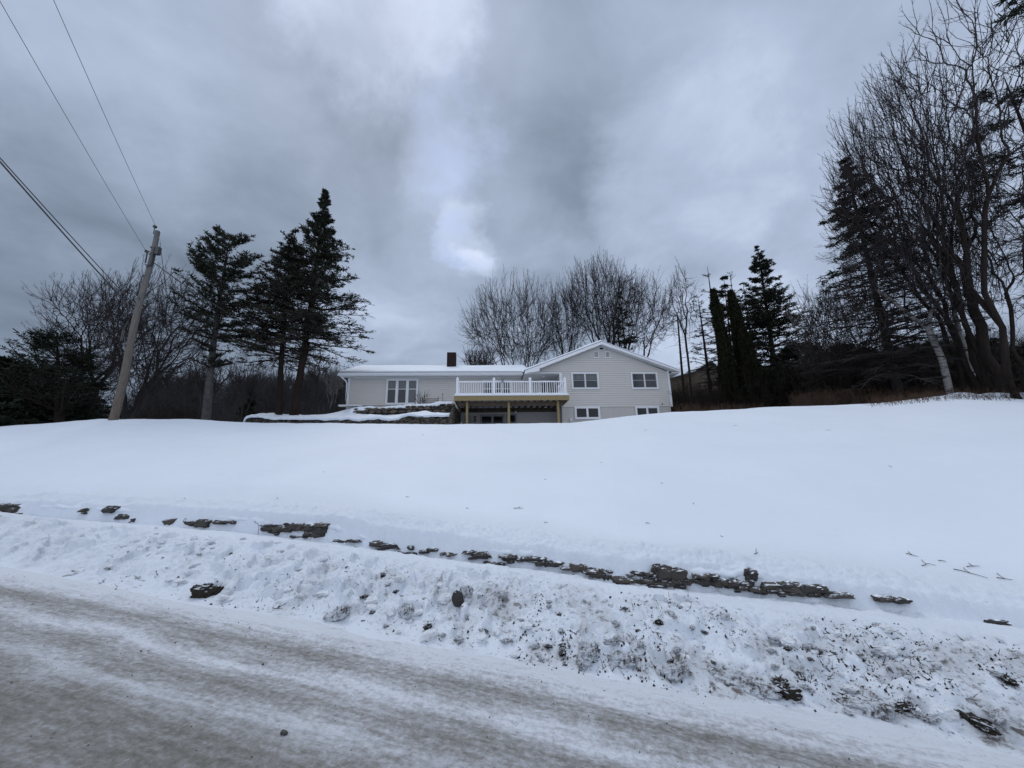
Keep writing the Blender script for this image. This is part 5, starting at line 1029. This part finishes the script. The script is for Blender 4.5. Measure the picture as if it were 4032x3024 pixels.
# ---------------- roadside dry stone wall poking out of the snow ----------------
rw = empty('roadside_stone_wall', gpt(0, 5.2, 0), label='old dry stone wall along the road, mostly buried under the snow lip', cat='stone wall')
ORG = np.array([rw.location[0], rw.location[1], rw.location[2]]); mb = MB(); R = np.random.default_rng(77)
def rock(mb, c, ax, size, R, tone, n=18, m=10, rough=.30, e=.5, blades_=0):
    """irregular stone or clod: a squared-off ball broken up by three sizes of noise"""
    th = np.linspace(0, 2*math.pi, n, endpoint=False); ph = np.linspace(-math.pi/2, math.pi/2, m); PH, TH_ = np.meshgrid(ph, th, indexing='ij')
    V = np.stack([np.cos(PH)*np.cos(TH_), np.cos(PH)*np.sin(TH_), np.sin(PH)], -1).reshape(-1, 3); o = R.uniform(0, 50)
    d = (vn3(V, 1.3, o)-.5)*1.1+(vn3(V, 3.1, o)-.5)*.9+(vn3(V, 7.5, o)-.5)*.75+R.uniform(-.5, .5, len(V))*.25; V = np.sign(V)*np.abs(V)**e*(1+d*rough)[:, None]
    V = V*np.array(size)/2; a = np.array([ax[0], ax[1], 0], float); a /= np.linalg.norm(a)+1e-9; b = np.array([-a[1], a[0], 0]); up = np.array([0, 0, 1.])+a*R.normal(0, .18)
    W_ = c+V[:, 0:1]*a+V[:, 1:2]*b+V[:, 2:3]*up
    Q = [(i*n+j, i*n+(j+1) % n, (i+1)*n+(j+1) % n, (i+1)*n+j) for i in range(m-1) for j in range(n)]; mb.add(W_, Q, a=tone)
    if blades_:
        p = W_[R.integers(n*2, len(W_), blades_)]; d = unit((p-c)+R.normal(0, .5, p.shape)*max(size)*.5); l = R.uniform(.15, .45, (blades_, 1))*max(size); mb.segs(p, p+d*l, np.full(blades_, .003), np.full(blades_, .001), 3)
def on_wall(px, py, off=.0):
    """point on the wall face below photo pixel"""
    d = ray(px, py); ph = math.degrees(math.atan2(d[0], d[1])); D = (tB(ph)+.05+off)/n15(ph); hd = math.hypot(d[0], d[1]); return CAM+d*(D/hd)
c2 = 1.8228
ST = [(20, 1098, 34, 9), (42, 1100, 18, 10), (48, 1112, 26, 8), (25, 1108, 30, 6), (190, 1103, 12, 4), (243, 1101, 16, 8), (275, 1117, 16, 8), (300, 1122, 10, 5), (372, 1128, 26, 10), (432, 1130, 44, 10), (488, 1127, 40, 5), (512, 1127, 8, 6), (455, 1136, 12, 5),
      (592, 1134, 30, 5), (608, 1144, 62, 11), (640, 1136, 34, 8), (672, 1140, 66, 10), (700, 1134, 30, 9), (697, 1146, 30, 16), (655, 1157, 34, 6), (684, 1152, 36, 9), (742, 1167, 26, 7), (818, 1174, 26, 9), (832, 1184, 22, 7), (849, 1178, 28, 11), (876, 1194, 56, 10), (893, 1183, 12, 8),
      (1028, 1193, 44, 8), (1042, 1199, 34, 8), (1072, 1213, 46, 6), (1090, 1200, 16, 5), (1116, 1205, 42, 10), (1152, 1204, 32, 8), (1180, 1216, 40, 10), (1205, 1214, 26, 6), (1262, 1228, 44, 12), (1294, 1231, 44, 8), (1300, 1242, 36, 10), (1250, 1240, 26, 5), (1341, 1249, 30, 10), (1390, 1237, 38, 7), (1386, 1252, 44, 12), (1418, 1232, 12, 20),
      (1446, 1236, 54, 22), (1440, 1256, 48, 10), (1460, 1262, 22, 8), (1480, 1252, 16, 9), (1418, 1262, 34, 6), (1523, 1241, 40, 8), (1528, 1253, 44, 14), (1568, 1253, 40, 9), (1592, 1259, 44, 9), (1609, 1267, 36, 9), (1619, 1240, 14, 24), (1652, 1272, 36, 8), (1680, 1266, 50, 11), (1722, 1268, 54, 12), (1700, 1276, 40, 6),
      (1797, 1281, 32, 7), (1921, 1294, 40, 11), (2132, 1340, 26, 6)]
_r = random.Random(6); xs_ = [q[0] for q in ST]; ST.sort(); EXTRA = []
def line_y(x): c = sorted(ST, key=lambda q: abs(q[0]-x))[:4]; return sum(q[1] for q in c)/4
x = 560
while x < 1760:
    w = _r.uniform(14, 34)
    if min(abs(x-q[0])-q[2]/2 for q in ST) > -2 and _r.random() < (.55 if x < 980 else .85): EXTRA.append((x, line_y(x)+_r.uniform(-2, 4), w, _r.uniform(4, 8)))
    x += w*.8
ST += EXTRA
for (x, y, w, h) in ST:
    p = on_wall(x*c2, y*c2, .045); sc_ = np.linalg.norm(p-CAM)/FPX*c2; k = max(1, int(round(w/24))); 
    for i in range(k):
        fx = ((i+.5)/k-.5)*w*sc_; wid = w*sc_/k*R.uniform(1.0, 1.6); hei = h*sc_*1.15*R.uniform(.6, 1.15)
        rock(mb, p-ORG+np.array([.966, -.259, -.06])*fx+np.array([0, 0, R.normal(0, .006)]), (.966, -.259), (wid, .24, hei), R, R.uniform(0, .32), rough=.44, e=.62)
        if R.uniform() < .5: rock(mb, p-ORG+np.array([.966, -.259, -.06])*(fx+R.normal(0, wid*.3))+np.array([0, 0, -hei*.55]), (.966, -.259), (wid*.6, .2, hei*.45), R, R.uniform(0, .3), rough=.4, e=.62)
mb.build('stones', M['stone'], rw, tone=True)
# snow roll hanging over the stones
gx = np.arange(-20, 2150, 5.0); S3 = sorted(ST); ty = np.array([np.mean([q[1]-q[3]*.5 for q in sorted(S3, key=lambda q: abs(q[0]-x))[:4]]) for x in gx]); ty = np.convolve(np.pad(ty, 6, 'edge'), np.ones(13)/13, 'valid')
cen = np.array([on_wall(x*c2, (y-2)*c2, .06) for x, y in zip(gx, ty)]); k_ = 12; th = np.linspace(0, 2*math.pi, k_, endpoint=False)
cc_ = np.arange(len(gx)); rt_ = .085+.09*(fbm(cc_*.16, cc_*0+4, 3)-.4); rz_ = .055+.07*(fbm(cc_*.12, cc_*0+9, 3)-.4); nv = np.array([.2588, .9659, 0]); fd = 1-.92*sstep(1640, 1800, gx)*1.0; rt_ = rt_*fd; rz_ = rz_*fd; cen[:, 2] -= (1-fd)*.10
V = cen[:, None]+nv*(np.cos(th)[None, :, None]*rt_[:, None, None]+.05)+np.array([0, 0, 1.])*(np.sin(th)[None, :, None]*rz_[:, None, None]+.035); V[..., 2] += (fbm(V[..., 0]*14, V[..., 1]*14+V[..., 2]*9, 3)-.5)*.06*fd[:, None]; V[..., 1] += (fbm(V[..., 0]*11+5, V[..., 2]*14, 3)-.5)*.05
i = np.arange(len(gx)-1)[:, None]*k_; j = np.arange(k_)[None]; Q_ = np.stack([i+j, i+(j+1) % k_, i+k_+(j+1) % k_, i+k_+j], -1).reshape(-1, 4); link('snow_lip', meshdata('snow_lip', V.reshape(-1, 3)-ORG, Q_[:, ::-1], smooth=True), M['snow'], rw)
# ---------------- ploughed chunks, clods, rubble, twigs ----------------
def lump_mesh(name, seed, size, rough=.25, n=14, m=9, blades_=0):
    R = np.random.default_rng(seed); mb = MB(); rock(mb, np.zeros(3), (1, 0), size, R, 0, n=26, m=15, rough=rough*2.2, e=.85, blades_=int(blades_)); return mb.data(name, smooth=False)
m, t, b = newmat('dirty_ice', .8, .3); v = coords(t); n = noise(t, v, 16, 6, .7, .4); k = noise(t, v, 60, 4, .7)
f = mth('MULTIPLY', mth('SUBTRACT', mth('ADD', mth('MULTIPLY', n.outputs[0], .6, tree=t), mth('MULTIPLY', k.outputs[0], .4, tree=t), tree=t), .475, tree=t), 9, True, t)
t.links.new(mixc(t, f, (.66, .70, .75), (.085, .073, .06)), b.inputs['Base Color']); bump(t, b, mth('ADD', n.outputs[0], k.outputs[0], tree=t), .8, .03); M['dirtyice'] = m
m, t, b = newmat('ploughed_ice', .7, .3); v = coords(t); n = noise(t, v, 6, 6, .7)
t.links.new(ramp(t, n.outputs[0], [(.35, (.74, .78, .83)), (.62, (.60, .62, .64)), (.75, (.30, .28, .26))]), b.inputs['Base Color']); bump(t, b, n.outputs[0], .6, .03); M['ice'] = m
def on_ground(px, py):
    d = ray(px, py); D = np.linspace(1.5, 22, 900); hd = math.hypot(d[0], d[1]); X = d[0]/hd*D; Yv = d[1]/hd*D; z = 1.6+d[2]/hd*D; g = gz(X, Yv); k = int(np.argmax(z <= g)); return np.array([X[k], Yv[k], g[k]])
def put_lump(name, me, px, py, rz, mat, sink=.3, label=None, cat='clod', group=None, h=.1):
    p = on_ground(px, py); o = link(name, me, mat, loc=p+np.array([0, 0, h*(.5-sink)])); o.rotation_euler = (R.normal(0, .2), R.normal(0, .2), rz); return tag(o, label, cat, group)
put_lump('dirt_clod', lump_mesh('dirt_clod', 1, (.27, .18, .17), .22), 808, 2345, .2, M['dirt'], .3, 'large brown frozen dirt clod at the road edge on the left', h=.17)
put_lump('stone', lump_mesh('stone', 2, (.12, .10, .16), .10), 1803, 2382, .4, M['stone'], .3, 'squarish dark stone standing upright in the ploughed bank', 'stone', h=.16)
put_lump('ice_chunk', lump_mesh('ice_chunk', 4, (.12, .10, .16), .2), 1845, 2345, .4, M['dirtyice'], .3, 'rounded dirty ice chunk just behind the upright dark stone', 'ice chunk', h=.14)
put_lump('ice_chunk', lump_mesh('ice_chunk', 5, (.24, .15, .11), .34), 2312, 2600, .9, M['dirtyice'], .35, 'big dirt crusted ice chunk, left one of the lowest pair in the middle', 'ice chunk', h=.16)
put_lump('ice_chunk', lump_mesh('ice_chunk', 6, (.26, .13, .11), .34), 2445, 2610, .2, M['dirtyice'], .35, 'long dirt crusted ice chunk, right one of the lowest pair in the middle', 'ice chunk', h=.15)
put_lump('ice_chunk', lump_mesh('ice_chunk', 7, (.42, .15, .10), .3), 2920, 2700, -.7, M['dirtyice'], .35, 'longest ice slab lying at the road edge right of the middle', 'ice chunk', h=.13)
put_lump('dirt_clod', lump_mesh('dirt_clod', 8, (.18, .13, .09), .34), 3105, 2745, 0, M['dirt'], .35, 'rough dark dirt clod at the right end of the longest ice slab', h=.12)
put_lump('ice_chunk', lump_mesh('ice_chunk', 9, (.18, .13, .09), .34), 2660, 2660, 0, M['dirtyice'], .35, 'dirty ice chunk between the lowest pair and the longest slab', 'ice chunk', h=.14)
put_lump('ice_chunk', lump_mesh('ice_chunk', 10, (.16, .13, .17), .25), 1598, 2425, 0, M['dirtyice'], .3, 'upright dirt streaked ice chunk left of the upright dark stone', 'ice chunk', h=.17)
put_lump('ice_chunk', lump_mesh('ice_chunk', 11, (.24, .14, .10), .3), 1330, 2430, .2, M['dirtyice'], .35, 'wide crumbling ice chunk at the road edge left of the middle', 'ice chunk', h=.12)
put_lump('dirt_clod', lump_mesh('dirt_clod', 12, (.16, .08, .06), .3), 3860, 2870, -.5, M['dirt'], .35, 'dark flat clod at the road edge near the right bottom corner', h=.08)
put_lump('ice_chunk', lump_mesh('ice_chunk', 13, (.30, .11, .07), .3), 3420, 2800, -.4, M['dirtyice'], .35, 'flat dirt striped ice slab at the road edge right of the longest one', 'ice chunk', h=.10)
lm = [lump_mesh('clod_%d' % k, 20+k, (.10, .08, .07), .28, 10, 7) for k in range(6)]; li = [lump_mesh('ice_%d' % k, 30+k, (.13, .11, .09), .2, 10, 7) for k in range(5)]
def bankpt(R, smin, smax, qlo=.02, qhi=.9):
    s = R.uniform(smin, smax); 
    for _ in range(2):
        x0 = -.9659*s; t_ = 3.6+R.uniform(qlo, qhi)*1.75; x = -.9659*s+.2588*t_; y = .2588*s+.9659*t_
    return x, y
Rg = random.Random(12)
lg = [lump_mesh('tuft_%d' % k, 70+k, (.12, .09, .08), .32, blades_=26) for k in range(6)]; c3 = [(1200, 2000, .633), (2500, 2100, .6926)]
for k, (c_, x_, y_) in enumerate([(0, 370, 560), (0, 500, 750), (0, 630, 650), (0, 765, 750), (0, 860, 810), (0, 960, 830), (0, 1130, 780), (0, 1255, 850), (0, 1440, 870), (0, 1515, 875), (0, 1210, 560), (0, 1520, 620), (0, 1600, 930), (0, 1740, 870), (0, 1930, 730), (0, 1990, 640), (0, 1960, 840), (0, 2090, 880), (0, 2200, 740), (0, 1910, 870),
        (1, 220, 490), (1, 140, 520), (1, 240, 670), (1, 220, 830), (1, 450, 760), (1, 800, 620), (1, 800, 780), (1, 830, 880), (1, 900, 940), (1, 980, 900), (1, 1010, 780), (1, 1250, 980), (1, 1300, 1010), (1, 1540, 1020), (1, 1620, 1050), (1, 1700, 1080), (1, 1960, 1120), (1, 2060, 1060), (1, 2050, 810), (1, 2120, 850), (1, 1380, 700), (1, 330, 560), (1, 390, 570), (1, 780, 690), (1, 1000, 660)]):
    o0, o1, f0 = c3[c_]; p = on_ground(o0+x_*f0, o1+y_*f0); o = link('grassy_clod', lg[k % 6], M['dirtyice'] if k % 3 else M['dirt'], loc=p+np.array([0, 0, .012])); sc = Rg.uniform(.3, .8); o.scale = (sc*Rg.uniform(.9, 1.7), sc, sc*.75); o.rotation_euler = (0, 0, Rg.uniform(0, 6.3))
    tag(o, 'dark clod of frozen earth with torn grass stuck in the ploughed bank', 'clod', 'grassy earth clods in the ploughed bank')
for k in range(120):
    s = Rg.uniform(-6.5, 1.2) if k < 95 else Rg.uniform(1, 7); qv = Rg.betavariate(1.1, 1.9)*.85+.03; t_ = 3.6+qv*1.7; x = -.9659*s+.2588*t_; y = .2588*s+.9659*t_
    me = lm[k % 6]; o = link('dirt_clod', me, M['dirtyice'] if k % 3 else M['dirt'], loc=gpt(x, y, -.005)); sc = Rg.uniform(.25, .85); o.scale = (sc*Rg.uniform(.8, 1.4), sc, sc*Rg.uniform(.5, 1)); o.rotation_euler = (0, 0, Rg.uniform(0, 6.3))
    tag(o, 'small dirty clod scattered in the ploughed snow bank along the road', 'clod', 'small clods scattered over the ploughed bank')
for k in range(110):
    s = Rg.uniform(-7, 7.5); qv = Rg.betavariate(1.3, 1.6)*.8+.03; t_ = 3.6+qv*1.7; x = -.9659*s+.2588*t_; y = .2588*s+.9659*t_
    o = link('snow_lump', li[k % 5], M['ice'], loc=gpt(x, y, .005)); sc = Rg.uniform(.35, 1.15); o.scale = (sc, sc*Rg.uniform(.7, 1.2), sc*Rg.uniform(.5, 1)); o.rotation_euler = (Rg.uniform(-.3, .3), 0, Rg.uniform(0, 6.3))
    tag(o, 'pale lump of ploughed snow lying on the roadside bank', 'snow lump', 'pale snow lumps on the ploughed bank')
# crumbs of earth and grass: too many to count
R = np.random.default_rng(8); mb = MB(); n = 9500; s = R.uniform(-8, 7, n); keep = R.uniform(0, 1, n) < np.where(s < 1, 1, .16); s = s[keep]; qv = R.beta(1.4, 1.8, len(s))*.74; t_ = 3.55+qv*1.7
x = -.9659*s+.2588*t_; y = .2588*s+.9659*t_; dens = fbm(x*2.6+4, y*2.6, 3)+.12*(R.uniform(0, 1, len(x))-.5); kk = dens > .53; x, y = x[kk], y[kk]; z = gz(x, y)
P = np.stack([x, y, z], -1); sz = R.uniform(.003, .012, (len(x), 1))*R.choice([1, 1, 1.6], (len(x), 1)); T4 = np.array([(1, 0, -.3), (-.6, .9, -.3), (-.6, -.9, -.3), (0, 0, .9)])
V = P[:, None]+T4[None]*sz[:, None]*R.uniform(.5, 1.4, (len(x), 4, 3)); o_ = np.arange(len(x))[:, None, None]*4; Tq = np.array([(0, 1, 3), (1, 2, 3), (2, 0, 3)])[None]+o_
mb.add(V.reshape(-1, 3), None, Tq.reshape(-1, 3)); nb = 1500; ii = R.integers(0, len(x), nb); p0 = P[ii]; d = unit(R.normal(0, 1, (nb, 3))*[1, 1, .45]+[0, 0, .3]); mb.segs(p0, p0+d*R.uniform(.02, .07, (nb, 1)), np.full(nb, .003), np.full(nb, .0012), 3)
o = mb.build('earth_crumbs', M['dirt']); tag(o, 'crumbs of earth and torn grass strewn over the ploughed snow bank', 'debris', kind='stuff')
mb = MB(); n = 900; x = R.uniform(-7, 4, n); y = R.uniform(1.8, 6, n); kk = (tv(x, y) < 3.5); x, y = x[kk], y[kk]; P = np.stack([x, y, gz(x, y)], -1); sz = R.uniform(.003, .009, (len(x), 1)); V = P[:, None]+T4[None]*sz[:, None]*R.uniform(.5, 1.4, (len(x), 4, 3)); o_ = np.arange(len(x))[:, None, None]*4; Tq = np.array([(0, 1, 3), (1, 2, 3), (2, 0, 3)])[None]+o_
mb.add(V.reshape(-1, 3), None, Tq.reshape(-1, 3)); o = mb.build('road_grit', M['metal']); tag(o, 'loose grit and pebbles on the icy road', 'grit', kind='stuff')
# twigs lying on the snow field
TW = [(1120, 1100, 24), (1178, 1037, 5), (1400, 1133, 10), (1430, 1045, 5), (1560, 1160, 6), (1970, 1200, 14), (2008, 1224, 24), (2035, 1214, 10), (2105, 1228, 22), (2095, 1240, 34), (2170, 1253, 18), (1638, 1199, 14), (400, 1078, 6), (600, 1077, 6), (880, 1075, 8), (1010, 1100, 8), (1180, 1130, 10), (915, 940, 6), (1395, 930, 6), (1590, 920, 8), (1790, 930, 8), (1930, 1010, 8),
      (555, 1137, 26), (600, 1317, 24), (1400, 1305, 8), (1850, 1345, 10), (870, 1325, 8), (1500, 1090, 6), (700, 1020, 5), (1300, 1000, 5)]
Rt = np.random.default_rng(31)
for k, (px, py, l) in enumerate(TW):
    p = on_ground(px*c2, py*c2); L0 = l*c2*.85*np.linalg.norm(p-CAM)/FPX; a = Rt.normal(-.2, .25); pts = []; q = np.array([-math.cos(a), -math.sin(a), 0])*L0/2
    for i in range(5): pts.append(q.copy()); a += Rt.normal(0, .3); q = q+np.array([math.cos(a), math.sin(a), 0])*L0/4
    pts = np.array(pts); pts[:, 2] = gz(pts[:, 0]+p[0], pts[:, 1]+p[1])-p[2]+.012; mb = MB(); mb.tube(pts, np.linspace(.0045, .002, 5), 5)
    if l > 12: mb.tube([pts[2], pts[2]+[.03, .07, .02], pts[2]+[.07, .12, .03]], .003, 4)
    o = mb.build('fallen_twig', M['dark_bark'], loc=p); tag(o, 'small dark fallen twig lying on the snow', 'twig', 'fallen twigs on the snow')
p = on_ground(405*c2, 1137*c2); mb = MB(); a = np.linspace(0, 9, 40); mb.tube(np.stack([.05*np.cos(a)+a*.02-.1, a*.004, .07+.07*np.sin(a)*np.exp(-a*.12)-a*.004], -1), .004, 4); mb.tube([(-.10, 0, .08), (0, .01, -.01), (.2, .02, -.03)], .004, 4); o = mb.build('curled_vine', M['dark_bark'], loc=p); tag(o, 'thin curled dead vine hanging over the snow below the left stones', 'vine')
# pebbles on the road
for k, (px, py, sx, lb) in enumerate([(1118, 2892, .030, 'largest dark pebble on the icy road near the bottom'), (1035, 2622, .014, 'small dark pebble on the road in the middle left'), (690, 2535, .012, 'tiny dark pebble on the left part of the road'), (555, 2565, .012, 'tiny dark pebble left of the other road pebbles'), (830, 2382, .022, 'small dark pebble just below the large brown clod')]):
    put_lump('pebble', lump_mesh('pebble', 50+k, (sx*1.3, sx, sx*.8), .15, 8, 5), px, py, k, M['metal'], .2, lb, 'pebble', h=sx)
# dry stems at the foot of the right hand grove
R = np.random.default_rng(17); mb = MB(); n = 900; px = R.uniform(3420, 4100, n); Yv = R.uniform(14.5, 17.8, n); X = np.array([at(a, 1560, b_)[0] for a, b_ in zip(px, Yv)]); Z = gz(X, Yv)
D = np.stack([R.normal(-.1, .35, n), R.normal(0, .35, n), np.ones(n)], -1); P1, R1, T1 = poly_branches(R, np.stack([X, Yv, Z-.02], -1), D, R.uniform(.10, .55, n), np.full(n, .006), np.full(n, .002), 4, .15, -.03, .1); addpoly(mb, P1, R1, 3)
p, d, L4, r4 = spawn(R, P1, T1, R1, R.uniform(.2, .5, n), 2, .3, .9, .6, .2, .5, .6); P2, R2, _ = poly_branches(R, p, d, L4, r4*0+.003, r4*0+.0015, 2, .1, 0); addpoly(mb, P2, R2, 3)
o = mb.build('dry_stems', M['brush']); tag(o, 'dry weed stems sticking out of the snow at the foot of the grove', 'weeds', kind='stuff')
me = crown_mesh(110, 1.5, a=.9, zlo=.1, stems=6, n=130, r=.02, twr=.004, shape='fan', tl=.25); g = gpt(20.3, 14.9, -.03); put_tree('bare_shrub', me, (M['dark_bark'], M['dark_bark']), g, 0, 'dark leafless shrub at the right end of the crest beside the trunks', 'shrub')
me = crown_mesh(111, 1.0, a=.5, zlo=.1, stems=5, n=60, r=.012, twr=.004, shape='fan', tl=.2); g = hw(-5.7, 2.5, 5.98); put_tree('dead_shrub', me, (M['dark_bark'], M['dark_bark']), g, 0, 'dead garden plant sticking up in front of the weathered fence panel', 'plant')
